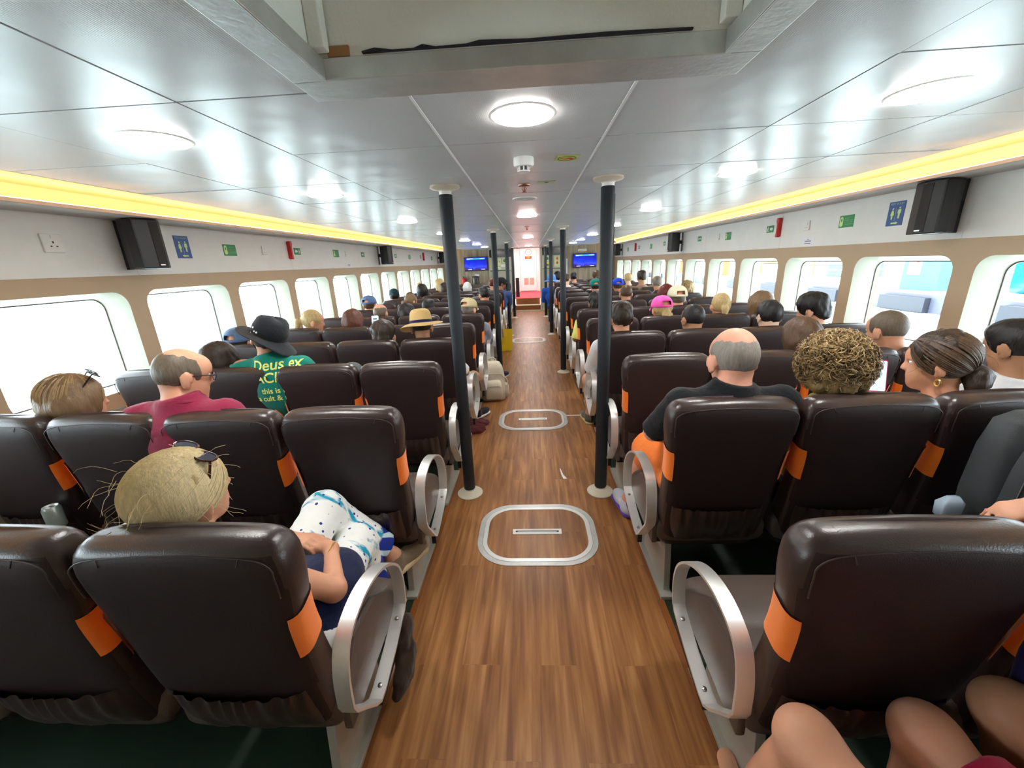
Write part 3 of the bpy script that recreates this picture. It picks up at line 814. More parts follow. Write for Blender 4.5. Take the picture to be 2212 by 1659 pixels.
def figure(m, cx, cz, s, female, m_=0):
    m.lathe([(0.0075 * s, 0), (0.0075 * s, 0.0012)], (cx, -0.003, cz + 0.037 * s), 12, R=RX, m=m_)
    if female:
        P = [(-0.006, .026), (.006, .026), (.013, .006), (.016, -.012), (.007, -.012), (.006, -.042), (-.006, -.042), (-.007, -.012), (-.016, -.012), (-.013, .006)]
    else:
        P = [(-0.013, .026), (.013, .026), (.016, -.004), (.011, -.006), (.008, .012), (.007, -.042), (-.007, -.042), (-.008, .012), (-.011, -.006), (-.016, -.004)]
    m.prism([(cx + a * s, cz + b * s) for a, b in P], 1, -0.0042, -0.003, m_)

def arrow(m, cx, cz, w, h, d, m_=0):
    P = [(-w / 2, -h * .28), (w * .15, -h * .28), (w * .15, -h / 2), (w / 2, 0), (w * .15, h / 2), (w * .15, h * .28), (-w / 2, h * .28)]
    P = [(cx + d * a, cz + b) for a, b in P]
    m.prism(P if d > 0 else P[::-1], 1, -0.0042, -0.003, m_)

TR = (PI / 2, 0, 0)
for side, y, d in (('left', 3.29, -1), ('right', 3.377, 1)):
    t = wallthing('restroom_sign', side, y, 1.83, 'navy blue REST ROOM sign with two pale green figures on the %s wall' % side, 'sign')
    plate(t, 0.14, 0.172, M_signblue)
    m = MB(); figure(m, -0.028, 0.0, 0.95, True); figure(m, 0.030, 0.004, 0.95, False); m.bb(-0.0008, 0.0008, -0.004, -0.003, -0.05, 0.045); m.obj('figures', M_glow, t)
    m = MB(); arrow(m, 0.005, -0.067, 0.06, 0.02, d); m.obj('arrow', M_glow, t)
    text_obj('lettering', 'REST ROOM', 0.021, mat('sign_letter_grey', (0.35, 0.55, 0.5)), t, (0, -0.0035, 0.069), TR)
for side, rows in (('left', ((3.817, 1.82), (5.967, 1.83), (9.672, 1.82), (11.883, 1.81))), ('right', ((3.865, 1.82), (6.033, 1.823), (9.712, 1.816), (11.931, 1.81)))):
    for k, (y, z) in enumerate(rows):
        t = wallthing('lifejacket_sign', side, y, z, 'green life jacket sign on the %s wall, %s from the camera' % (side, ordn[k]), 'sign')
        plate(t, 0.165, 0.1, M_signgreen)
        m = MB(); m.ring(rrect(-0.055, 0, 0.019, 0.04, 0.018), rrect(-0.055, 0.012, 0.007, 0.013, 0.006), 1, -0.0042, -0.003); m.obj('jacket_print', M_glow, t)
        if k < 2: text_obj('lettering', 'LIFEJACKET\nUNDER YOUR\nSEAT IN CASE\nOF EMERGENCY', 0.0165, mat('sign_letter_green', (0.25, 0.55, 0.28)), t, (0.022, -0.0035, 0.0), TR)
        else:
            m = MB()
            for q in range(4): m.bb(-0.02, 0.07, -0.0042, -0.003, 0.028 - q * 0.02, 0.037 - q * 0.02)
            m.obj('lettering', mat('sign_letter_green', (0, 0, 0)), t)
for side, rows in (('left', ((4.957, 1.836), (6.94, 1.831), (8.663, 1.83), (10.672, 1.833))), ('right', ((5.023, 1.84), (7.013, 1.837), (8.776, 1.838), (10.753, 1.83)))):
    for k, (y, z) in enumerate(rows):
        t = wallthing('exit_sign', side, y, z, 'small green exit sign with a white arrow, %s wall, %s from the camera' % (side, ordn[k]), 'sign')
        plate(t, 0.14, 0.075, M_signgreen)
        dd = -1 if side == 'left' else 1
        m = MB(); arrow(m, dd * 0.026, 0, 0.055, 0.045, dd); m.obj('arrow', M_paper, t)
        m = MB(); cx = -dd * 0.04
        m.lathe([(0.006, 0), (0.006, 0.0012)], (cx, -0.003, 0.024), 10, R=RX)
        m.prism([(cx - .006, .014), (cx + .008, .014), (cx + .016, .002), (cx + .006, .004), (cx + .004, -.008), (cx + .012, -.026), (cx + .004, -.028), (cx - .003, -.012), (cx - .014, -.026), (cx - .018, -.020), (cx - .006, -.004), (cx - .016, .002)], 1, -0.0042, -0.003)
        m.obj('runner', M_paper, t)
for side, rows in (('left', (4.775, 10.902)), ('right', (4.822, 11.027))):
    for k, y in enumerate(rows):
        t = wallthing('emergency_hammer', side, y, 1.842, 'red emergency hammer in its holder on the %s wall, %s from the camera' % (side, ('nearer', 'farther')[k]), 'hammer')
        m = MB(); m.prism([(-.022, .1), (.022, .1), (.026, .07), (.013, .035), (.012, -.05), (.02, -.085), (.016, -.1), (-.016, -.1), (-.02, -.085), (-.012, -.05), (-.013, .035), (-.026, .07)], 1, -0.045, -0.008); m.obj('handle', M_red, t, bevel=0.006)
        m = MB(); m.bb(-0.018, 0.018, -0.008, 0, -0.09, 0.09); m.obj('wall_clip', M_red, t)
        m = MB(); m.tube([(0, -0.05, 0.085), (0, -0.008, 0.085)], 0.006, 8); m.obj('steel_tip', M_alubolt, t)
for side, rows in (('left', ((4.323, 1.831, .075, .085), (6.287, 1.834, .06, .09))), ('right', ((4.375, 1.827, .075, .09), (6.318, 1.833, .05, .09)))):
    for k, (y, z, w_, h_) in enumerate(rows):
        t = wallthing('wall_switch', side, y, z, 'white wall switch on the %s wall, %s the camera' % (side, ('nearer to', 'farther from')[k]), 'switch')
        plate(t, w_, h_, M_white, 0.012, 0.004)
        m = MB(); m.bb(-.012, .012, -.016, -.012, .004, .028); m.obj('rocker', M_white, t, bevel=0.001)
        m = MB(); m.bb(-.02, -.012, -.0125, -.0118, -.022, -.016); m.bb(.006, .014, -.0125, -.0118, -.022, -.016); m.obj('marks', M_ink, t)
t = wallthing('wall_socket', 'left', 2.36, 1.82, 'square white three-pin wall socket on the left wall beside the big speaker', 'socket')
plate(t, 0.105, 0.105, M_white, 0.014, 0.004)
m = MB(); m.bb(-.004, .004, -.0146, -.0138, .0, .012); m.bb(-.02, -.01, -.0146, -.0138, -.02, -.014); m.bb(.01, .02, -.0146, -.0138, -.02, -.014); m.obj('pin_holes', M_black, t)
m = MB(); m.bb(-.006, .006, -.018, -.014, .026, .044); m.obj('rocker', M_white, t)
for side, y in (('right', 4.336), ('left', 6.34)):
    t = wallthing('paper_note', side, y, 1.672, 'white printed paper note under the %s wall switch' % ('right' if side == 'right' else 'farther left'), 'note')
    plate(t, 0.19, 0.075, M_paper, 0.0015, name='sheet')
    m = MB(); m.bb(-.01, .012, -.0022, -.0014, .018, .024); m.bb(-.045, .05, -.0022, -.0014, .002, .009); m.bb(-.045, .045, -.0022, -.0014, -.02, -.013); m.obj('print', M_ink, t)

M_grille = mat('speaker_grille', (0.014, 0.014, 0.016), rough=0.65, bump=0.5, bscale=900)
sp0 = None
for side, rows in (('left', (2.92, 8.07, 13.35)), ('right', (3.04, 8.20, 13.35))):
    for k, y in enumerate(rows):
        s = -1 if side == 'left' else 1
        lb = 'black wall speaker on a bracket high on the %s wall, %s from the camera' % (side, ordn[k])
        if sp0 is None:
            t = thing('wall_speaker', (0, 0, 0), lb, 'speaker', 'black speakers along the walls')
            m = MB(); m.prism([(-.115, -.09), (-.02, -.125), (.06, -.125), (.115, -.09), (.11, -.01), (.07, .085), (-.07, .085), (-.11, -.01)], 2, -0.16, 0.16); m.obj('housing', M_black, t, bevel=0.01, seg=2)
            m = MB(); m.bb(-.018, .058, -.128, -.122, -.145, .145); m.obj('grille', M_grille, t, bevel=0.003)
            m = MB(); m.bb(-.01, .03, -.130, -.128, -.14, -.132); m.obj('badge', M_alu, t)
            for z in (-.162, .150): m = MB(); m.lathe([(0.055, 0), (0.05, 0.012)], (0, -0.0, z), 24); m.obj('bracket_ear', M_black, t)
            m = MB(); m.bb(-.02, .02, .08, .155, -.03, .03); m.bb(-.025, .025, .148, .155, -.16, .16); m.obj('wall_bracket', M_black, t)
            sp0 = t
        else:
            t = copy_tree(sp0); t['label'] = lb
        t.location = (s * (W - 0.15), y * 0.945 + 0.02, 1.822)
        t.rotation_euler = (0, 0, (PI / 2 if s < 0 else -PI / 2) + (-s) * -0.0 + s * 0.06)
        t.scale = (0.86, 0.9, 1.0)

# ------------------------------------------------------------------ seats
LV = [(.275, .165, .045, .205), (.30, .160, .055, .218), (.36, .146, .062, .226), (.45, .124, .064, .232), (.55, .100, .060, .235), (.64, .082, .055, .237), (.74, .064, .051, .240), (.80, .055, .051, .243),
      (.86, .050, .053, .252), (.91, .047, .056, .258), (.95, .045, .059, .259), (.98, .044, .059, .256), (1.003, .044, .055, .248), (1.018, .044, .047, .237), (1.028, .044, .034, .222), (1.032, .044, .018, .205)]
def lv(z):
    for i in range(len(LV) - 1):
        if LV[i][0] <= z <= LV[i + 1][0]:
            t = (z - LV[i][0]) / (LV[i + 1][0] - LV[i][0])
            return [LV[i][q] + t * (LV[i + 1][q] - LV[i][q]) for q in (1, 2, 3)]
    return list(LV[-1][1:])
def spt(a, yc, th, hw, off=0.0):
    """rounded-rectangle section of the seat back, a = angle from +x"""
    r = min(th * 0.92, 0.05)
    c, s_ = math.cos(a), math.sin(a)
    e = 0.24
    x = (hw + off) * math.copysign(abs(c) ** e, c); y = (th + off) * math.copysign(abs(s_) ** (0.62), s_)
    return x, yc + y
NS = 44
angs = []
for i in range(NS):
    angs.append(2 * PI * i / NS)
def seat_back():
    V = []; F = []
    for z, yc, th, hw in LV:
        for a in angs:
            x, y = spt(a, yc, th, hw); V.append((x, y, z + (0.012 * (1 - (x / 0.26) ** 2) if z > 0.97 else 0)))
    n = NS
    for j in range(len(LV) - 1):
        for i in range(n):
            k = (i + 1) % n; F.append((j * n + i, j * n + k, (j + 1) * n + k, (j + 1) * n + i))
    F.append(tuple(range(n - 1, -1, -1))); F.append(tuple(range((len(LV) - 1) * n, len(LV) * n)))
    me = pymesh('backrest', V, F, True)
    me.materials.append(M_leather); me.materials.append(M_leather_back)
    # rear face uses the matt vinyl below the head roll
    for p in me.polygons:
        c = p.center
        zz = c.z - (0.012 * (1 - (c.x / 0.26) ** 2) if c.z > 0.975 else 0)
        if p.normal.y < -0.75 and zz < 0.998 and abs(c.x) < 0.242: p.material_index = 1
    return me
def strap(side):
    V = []; F = []; zs = [.685, .70, .73, .77, .81, .835]
    aa = [math.radians(a) for a in (-50, -40, -28, -15, -6, 0, 6, 15, 30, 45, 60)]
    for z in zs:
        yc, th, hw = lv(z)
        for a in aa:
            x, y = spt(a, yc, th, hw, 0.0035); V.append((side * x, y, z + 0.02 * (y - 0.06) / 0.06))
    n = len(aa)
    for j in range(len(zs) - 1):
        for i in range(n - 1):
            f = (j * n + i, j * n + i + 1, (j + 1) * n + i + 1, (j + 1) * n + i); F.append(f if side > 0 else f[::-1])
    me = pymesh('orange_strap', V, F, True); me.materials.append(M_orange)
    return me
def piping():
    m = MB()
    P = []
    # seam round the rear border
    for z in (.895, .925, .955, .982):
        yc, th, hw = lv(z); x, y = spt(math.radians(-64), yc, th, hw, 0.0005); P.append((hw - 0.022, y - 0.002, z))
    P.append((0.195, 0.044 - 0.0555, 1.003)); P.append((0.1, 0.044 - 0.0545, 1.012)); P.append((0, 0.044 - 0.0545, 1.015))
    full = P + [(-x, y, z) for x, y, z in P[-2::-1]]
    m.tube(catmull(full, 3), 0.0018, 5)
    for s in (-1, 1):
        Q = []
        for a in range(-90, 91, 20):
            r = math.radians(a); Q.append((s * (0.165 + 0.012 * math.cos(r * 1.3)), 0.044 + 0.0585 * math.sin(r), 0.988 + 0.049 * math.cos(r) * 0.99))
        m.tube(Q, 0.0018, 5)
    me = m.mesh('piping', True); me.materials.append(M_pipe)
    return me
def cushion():
    V = []; F = []
    secs = [(.095, .36, .045, .235), (.105, .375, .065, .248), (.16, .385, .073, .252), (.30, .385, .075, .254), (.315, .384, .072, .254), (.33, .385, .075, .254), (.48, .384, .075, .254), (.545, .378, .068, .25), (.575, .365, .05, .24), (.585, .352, .03, .225)]
    n = 28
    for y, zc, th, hw in secs:
        for i in range(n):
            a = 2 * PI * i / n; c, s_ = math.cos(a), math.sin(a)
            V.append((hw * math.copysign(abs(c) ** .35, c), y, zc + th * math.copysign(abs(s_) ** .55, s_)))
    for j in range(len(secs) - 1):
        for i in range(n):
            k = (i + 1) % n; F.append((j * n + i, (j + 1) * n + i, (j + 1) * n + k, j * n + k))
    F.append(tuple(range(n))); F.append(tuple(range(len(secs) * n - 1, (len(secs) - 1) * n - 1, -1)))
    me = pymesh('seat_cushion', V, F, True); me.materials.append(M_cushion)
    return me
def pocket():
    V = []; F = []; rnd = random.Random(3)
    nx, nz = 40, 8
    for j in range(nz + 1):
        z = 0.335 + (0.535 - 0.335) * j / nz
        yc, th, hw = lv(z)
        for i in range(nx + 1):
            u = -1 + 2 * i / nx
            x = u * (hw - 0.012)
            base = yc - th * (1 - abs(u) ** 6 * 0.5)
            k = j / nz
            bag = 0.028 * (1 - u * u) * math.sin(PI * min(1, k * 0.75 + 0.05))
            wr = 0.0045 * math.sin(u * 34 + 2 * math.sin(u * 7)) * (0.35 + 0.9 * k ** 2) + 0.005 * math.sin(u * 9 + k * 3) * (1 - k)
            V.append((x, base - 0.004 - bag - wr, z + 0.004 * math.sin(u * 40) * k - 0.012 * (1 - u * u) * k))
    for j in range(nz):
        for i in range(nx):
            a = j * (nx + 1) + i; F.append((a, a + 1, a + nx + 2, a + nx + 1))
    n0 = len(V)
    me = pymesh('seat_pocket', V, F, True); me.materials.append(M_leather)
    return me
def armrest_pts():
    top = catmull([(.055, .455), (.062, .56), (.10, .645), (.20, .682), (.31, .672), (.41, .625), (.485, .55), (.51, .47), (.505, .40)], 4)
    return top + [(.495, .365), (.475, .345), (.36, .300), (.24, .268), (.20, .268), (.165, .30), (.11, .37), (.068, .42)]
def armrest(side):
    P = armrest_pts(); n = len(P)
    # offset inward
    Q = []
    for i in range(n):
        a = np.array(P[(i - 1) % n]); b = np.array(P[(i + 1) % n]); t = b - a; t = t / np.linalg.norm(t)
        Q.append((P[i][0] + t[1] * 0.009, P[i][1] - t[0] * 0.009))
    m = MB(); x0, x1 = sorted((side * .262, side * .307)); m.ring(P, Q, 0, x0, x1)
    return m
mesh_back = seat_back(); mesh_pipe = piping(); mesh_cush = cushion(); mesh_pock = pocket()
mesh_strapR = strap(1); mesh_strapL = strap(-1)
mb = MB(); mb.bb(-.24, .24, .16, .20, .26, .31); mb.bb(-.265, .265, .38, .42, .26, .31); mesh_frame = mb.mesh('under_frame', False); mesh_frame.materials.append(M_black)

def add_seat_parts(t, aisle):
    obj('backrest', mesh_back, None, t)
    bk = [c for c in t.children if c.name.startswith('backrest')][0]
    obj('piping', mesh_pipe, None, bk); obj('seat_pocket', mesh_pock, None, bk)
    obj('orange_strap', mesh_strapR, None, bk); obj('orange_strap', mesh_strapL, None, bk)
    obj('seat_cushion', mesh_cush, None, t); obj('under_frame', mesh_frame, None, t)
    if aisle:
        s = aisle
        a = armrest(s).obj('armrest', M_alu, t, smooth=True, angle=0.5)
        m = MB()
        for y, z in ((.445, .343), (.245, .279)):
            m.lathe([(0.008, 0), (0.007, 0.004), (0.003, 0.006)], (s * .285, y, z), 14)
        m.obj('bolt', M_alubolt, a, smooth=True)
        m = MB(); x0, x1 = sorted((s * .235, s * .262)); m.prism([(.10, .30), (.10, .44), (.20, .55), (.36, .53), (.50, .42), (.52, .33)], 0, x0, x1); m.obj('side_panel', M_cushion, t, bevel=0.008, smooth=True)
        m = MB(); x0, x1 = sorted((s * .262, s * .285)); m.prism([(.24, .19), (.24, .268), (.46, .33), (.50, .35), (.50, .24)], 0, x0, x1); m.obj('mounting_block', M_black, t, bevel=0.003)
        m = MB(); x0, x1 = sorted((s * .155, s * .185)); m.prism([(.10, 0.0), (.13, .27), (.42, .27), (.45, 0.0)], 0, x0, x1)
        x0, x1 = sorted((s * .15, s * .21)); m.prism([(.06, 0.0), (.06, .02), (.52, .02), (.52, 0.0)], 0, x0, x1); m.obj('leg', M_legmetal, t, bevel=0.003)
colw = ['beside the aisle', 'second from the aisle', 'third from the aisle', 'beside the windows']
protos = {}
SEATS = {}
NROW = 15
for side in (-1, 1):
    nm = 'left' if side < 0 else 'right'
    for r in range(-1, NROW):
        for c in range(4):
            if r == -1 and (side < 0): continue
            if r == -1 and c > 2: continue
            rown = 'row behind the camera' if r == -1 else '%s row from the camera' % ordn[r]
            lb = 'brown leather seat, %s, %s block, %s' % (rown, nm, colw[c])
            key = 'aisle%d' % side if c == 0 else 'wall%d' % side if c == 3 else 'mid'
            if key not in protos:
                t = thing('passenger_seat', (0, 0, 0), lb, 'seat')
                add_seat_parts(t, -side if c == 0 else 0)
                if c == 3:
                    m = MB(); x0, x1 = sorted((side * .155, side * .185)); m.prism([(.10, 0.0), (.13, .27), (.42, .27), (.45, 0.0)], 0, x0, x1); m.obj('leg', M_legmetal, t, bevel=0.003)
                protos[key] = t
            else:
                t = copy_tree(protos[key]); t['label'] = lb
            t['group'] = 'seats of the %s block' % nm
            t.location = (side * (0.81 + 0.53 * c), 0.70 + 0.805 * r, 0)
            SEATS[(side, r, c)] = t
# ------------------------------------------------------------------ smooth organic surfaces (distance fields meshed as surface nets)
def A3(*v): return np.array(v, float)
def cone(a, b, ra, rb, cut=None): return ('c', np.array(a, float), np.array(b, float), ra, rb, cut)
def ell(c, r, R=None): return ('e', np.array(c, float), np.array(r, float), np.eye(3) if R is None else R)

def pd(p, P):
    if p[0] == 'c':
        _, a, b, ra, rb, cut = p
        ba = b - a; L2 = ba @ ba + 1e-12
        t = np.clip(((P - a) @ ba) / L2, 0, 1)
        d = np.linalg.norm(P - a - t[:, None] * ba, axis=1) - (ra + (rb - ra) * t)
        if cut is not None:
            n = ba / math.sqrt(L2)
            d = np.maximum(d, (P - b) @ n - cut)
        return d
    _, c, r, R = p
    q = (P - c) @ R
    k0 = np.linalg.norm(q / r, axis=1); k1 = np.linalg.norm(q / (r * r), axis=1) + 1e-9
    return np.where(k0 < 1e-6, -r.min(), k0 * (k0 - 1.0) / k1)
def smin(a, b, k):
    if k <= 0: return np.minimum(a, b)
    h = np.maximum(k - np.abs(a - b), 0) / k
    return np.minimum(a, b) - h * h * k * 0.25
def group_d(gr, P, off=0.0):
    """gr: list of (k, prims); groups joined with k"""
    out = None
    if len(P) > 600:
        lo = P.min(0); hi = P.max(0); c = ((lo + hi) / 2)[None]; R_ = float(np.linalg.norm(hi - lo)) / 2
        ds = [[float(pd(p, c)[0]) for p in prims] for k, prims in gr]
        best = min(min(d) for d in ds) + 2 * R_ + 0.05
        kept = [(k, [p for p, d in zip(prims, dd) if d * 0.7 < best]) for (k, prims), dd in zip(gr, ds)]
        gr = [g_ for g_ in kept if g_[1]] or gr
    for k, prims in gr:
        g_ = None
        for p in prims:
            d = pd(p, P)
            g_ = d if g_ is None else smin(g_, d, k)
        out = g_ if out is None else smin(out, g_, min(k, 0.012))
    return out - off

def nets(fn, lo, hi, h):
    """mesh the zero surface of fn inside the box lo..hi"""
    lo = np.array(lo, float) - 2 * h; hi = np.array(hi, float) + 2 * h
    B = 8
    nb = np.maximum(1, np.ceil((hi - lo) / (h * B)).astype(int))
    N = nb * B + 1
    bi = np.stack(np.meshgrid(*[np.arange(n) for n in nb], indexing='ij'), -1).reshape(-1, 3)
    cen = lo + (bi + 0.5) * B * h
    dc = fn(cen)
    keep = np.abs(dc) < B * h * 0.95 + 0.02
    G = np.ones(N, dtype=np.float32)
    # sign of skipped blocks
    sg = np.where(dc < 0, -1.0, 1.0).reshape(nb)
    G[:-1, :-1, :-1] = np.kron(sg, np.ones((B, B, B)))
    kb = bi[keep]
    loc = np.stack(np.meshgrid(*[np.arange(B + 1)] * 3, indexing='ij'), -1).reshape(-1, 3)
    sup = kb // 2
    key = (sup[:, 0] * 1000 + sup[:, 1]) * 1000 + sup[:, 2]
    order = np.argsort(key, kind='stable'); kb = kb[order]; key = key[order]
    cutp = np.concatenate([[0], np.nonzero(np.diff(key))[0] + 1, [len(kb)]])
    for s0, s1 in zip(cutp[:-1], cutp[1:]):
        idx = (kb[s0:s1, None, :] * B + loc[None]).reshape(-1, 3)
        G[idx[:, 0], idx[:, 1], idx[:, 2]] = fn(lo + idx * h)
    G[0] = 1; G[-1] = 1; G[:, 0] = 1; G[:, -1] = 1; G[:, :, 0] = 1; G[:, :, -1] = 1
    ins = G < 0
    c = [ins[i:N[0] - 1 + i, j:N[1] - 1 + j, k:N[2] - 1 + k] for i in (0, 1) for j in (0, 1) for k in (0, 1)]
    cnt = sum(x.astype(np.int8) for x in c)
    act = (cnt > 0) & (cnt < 8)
    ids = np.argwhere(act)
    vid = -np.ones(act.shape, dtype=np.int64); vid[act] = np.arange(len(ids))
    acc = np.zeros((len(ids), 3)); num = np.zeros(len(ids))
    cor = [(i, j, k) for i in (0, 1) for j in (0, 1) for k in (0, 1)]
    vals = [G[ids[:, 0] + i, ids[:, 1] + j, ids[:, 2] + k].astype(float) for i, j, k in cor]
    for a in range(8):
        for b in range(a + 1, 8):
            if sum(abs(cor[a][q] - cor[b][q]) for q in range(3)) != 1: continue
            va, vb = vals[a], vals[b]
            m = (va < 0) != (vb < 0)
            t = np.where(m, va / np.where(m, va - vb, 1), 0)
            pt = np.array(cor[a], float) + t[:, None] * (np.array(cor[b], float) - np.array(cor[a], float))
            acc[m] += pt[m]; num[m] += 1
    V = lo + (ids + acc / np.maximum(num, 1)[:, None]) * h
    F = []
    for ax in range(3):
        o1, o2 = [(1, 2), (2, 0), (0, 1)][ax]
        sl0 = [slice(None)] * 3; sl1 = [slice(None)] * 3
        sl0[ax] = slice(0, -1); sl1[ax] = slice(1, None)
        ch = np.argwhere(ins[tuple(sl0)] != ins[tuple(sl1)])
        ok = (ch[:, o1] > 0) & (ch[:, o2] > 0) & (ch[:, o1] < N[o1] - 1) & (ch[:, o2] < N[o2] - 1)
        ch = ch[ok]
        e1 = np.zeros(3, int); e1[o1] = 1; e2 = np.zeros(3, int); e2[o2] = 1
        q = [vid[tuple((ch - a * e1 - b * e2).T)] for a, b in ((0, 0), (1, 0), (1, 1), (0, 1))]
        Q = np.stack(q, 1)
        flip = ~ins[tuple(ch.T)]
        Q[flip] = Q[flip][:, ::-1]
        Q = Q[(Q >= 0).all(1)]
        F.append(Q)
    return V, np.concatenate(F)

def npmesh(name, V, F):
    me = bpy.data.meshes.new(name)
    me.vertices.add(len(V)); me.vertices.foreach_set('co', np.asarray(V, dtype=np.float32).ravel())
    n = len(F)
    me.loops.add(n * 4); me.loops.foreach_set('vertex_index', np.asarray(F, dtype=np.int32).ravel())
    me.polygons.add(n)
    me.polygons.foreach_set('loop_start', np.arange(0, n * 4, 4, dtype=np.int32))
    me.polygons.foreach_set('use_smooth', np.ones(n, dtype=bool))
    me.update(calc_edges=True)
    return me

def bounds(gr, off=0.0):
    lo = np.full(3, 1e9); hi = -lo
    for k, prims in gr:
        for p in prims:
            if p[0] == 'c':
                for c, r in ((p[1], p[3]), (p[2], p[4])):
                    lo = np.minimum(lo, c - r); hi = np.maximum(hi, c + r)
            else:
                r = p[2].max(); lo = np.minimum(lo, p[1] - r); hi = np.maximum(hi, p[1] + r)
    return lo - off - 0.01, hi + off + 0.01

def organic(name, gr, mt, parent, h, off=0.0, cuts=None, disp=None, origin=None, smooth_it=1):
    lo, hi = bounds(gr, off)
    def fn(P):
        d = group_d(gr, P, off)
        if disp is not None: d = d - disp(P)
        if cuts:
            for c in cuts: d = np.maximum(d, c(P))
        return d
    V, F = nets(fn, lo, hi, h)
    if origin is not None: V = V - np.array(origin)
    me = npmesh(name, V, F)
    me.materials.append(mt)
    return obj(name, me, None, parent)

def halfspace(pt, n):
    pt = np.array(pt, float); n = np.array(n, float); n = n / np.linalg.norm(n)
    return lambda P: (P - pt) @ n

def rot(yaw, pitch=0, roll=0):
    y, p, r = [math.radians(a) for a in (-yaw, pitch, roll)]
    Rz = np.array([[math.cos(y), -math.sin(y), 0], [math.sin(y), math.cos(y), 0], [0, 0, 1]])
    Rx = np.array([[1, 0, 0], [0, math.cos(p), -math.sin(p)], [0, math.sin(p), math.cos(p)]])
    Ry = np.array([[math.cos(r), 0, math.sin(r)], [0, 1, 0], [-math.sin(r), 0, math.cos(r)]])
    return Rz @ Rx @ Ry

# value noise for displacement
_rs = np.random.RandomState(7)
_tab = _rs.rand(64, 64, 64).astype(np.float32)
def vnoise(P):
    i = np.floor(P).astype(int); f = P - i; f = f * f * (3 - 2 * f)
    def g_(a, b, c): return _tab[(i[:, 0] + a) & 63, (i[:, 1] + b) & 63, (i[:, 2] + c) & 63]
    x, y, z = f[:, 0], f[:, 1], f[:, 2]
    def l(a, b, t): return a + (b - a) * t
    return l(l(l(g_(0, 0, 0), g_(1, 0, 0), x), l(g_(0, 1, 0), g_(1, 1, 0), x), y), l(l(g_(0, 0, 1), g_(1, 0, 1), x), l(g_(0, 1, 1), g_(1, 1, 1), x), y), z) - 0.5

# ------------------------------------------------------------------ hands
def hand_prims(w, fdir, pdir, side, curl=35, s=1.0, spread=1.0, curls=None, thumb=None):
    """w wrist, fdir towards the knuckles, pdir out of the palm, side +1: thumb on fdir x pdir side"""
    f = np.array(fdir, float); f /= np.linalg.norm(f)
    p = np.array(pdir, float); p -= f * (p @ f); p /= np.linalg.norm(p)
    l = np.cross(f, p) * side       # towards the thumb
    w = np.array(w, float)
    pr = []
    offs = [0.030, 0.010, -0.010, -0.028]; lens = [(.042, .026, .021), (.046, .029, .022), (.043, .027, .022), (.034, .021, .019)]
    kn = [.088, .092, .088, .080]; rad = [.0088, .0090, .0086, .0076]
    for i in range(4):
        k = w + f * kn[i] * s + l * offs[i] * s * spread
        pr.append(cone(w + l * offs[i] * 0.5 * s + f * 0.012 * s, k, .0145 * s, .0115 * s))
        c = (curls[i] if curls else curl)
        a = math.radians(c * 0.6); pos = k
        d = f + l * (offs[i] * 1.5 * (spread - 0.6)); d /= np.linalg.norm(d)
        for q in range(3):
            dd = d * math.cos(a) + p * math.sin(a)
            e = pos + dd * lens[i][q] * s
            pr.append(cone(pos, e, rad[i] * s * (1 - .07 * q), rad[i] * s * (.93 - .08 * q)))
            pos = e; a += math.radians(c * (0.8 if q == 0 else 0.55))
    pr.append(ell(w + f * .05 * s + p * .006 * s, (.034 * s, .044 * s, .0155 * s), np.stack([l, f, p], 1)))
    t0 = w + f * .02 * s + l * .022 * s + p * .006 * s
    td = thumb if thumb is not None else (f * 0.75 + l * 0.6 + p * 0.35)
    td = np.array(td, float); td /= np.linalg.norm(td)
    t1 = t0 + td * .040 * s; t2 = t1 + (td * .9 + f * .35) / np.linalg.norm(td * .9 + f * .35) * .030 * s; t3 = t2 + (td * .6 + f * .7) / np.linalg.norm(td * .6 + f * .7) * .026 * s
    pr += [cone(t0, t1, .0155 * s, .0115 * s), cone(t1, t2, .0112 * s, .0098 * s), cone(t2, t3, .0098 * s, .0085 * s)]
    return pr

# ------------------------------------------------------------------ hair, hats
def strands_tube(m, paths, r0, r1, n=5):
    for P in paths:
        L = len(P); m.tube(P, [r0 + (r1 - r0) * (i / (L - 1)) ** 1.5 for i in range(L)], n)

HAIRC = {'black': (0.012, 0.010, 0.010), 'darkbrown': (0.030, 0.017, 0.011), 'brown': (0.085, 0.043, 0.022), 'auburn': (0.11, 0.035, 0.018), 'lightbrown': (0.20, 0.12, 0.06),
         'blonde': (0.50, 0.36, 0.16), 'paleblonde': (0.66, 0.53, 0.29), 'grey': (0.24, 0.21, 0.18), 'white': (0.75, 0.74, 0.70), 'red': (0.13, 0.015, 0.008), 'greybrown': (0.13, 0.10, 0.07), 'curlblonde': (0.30, 0.20, 0.085)}

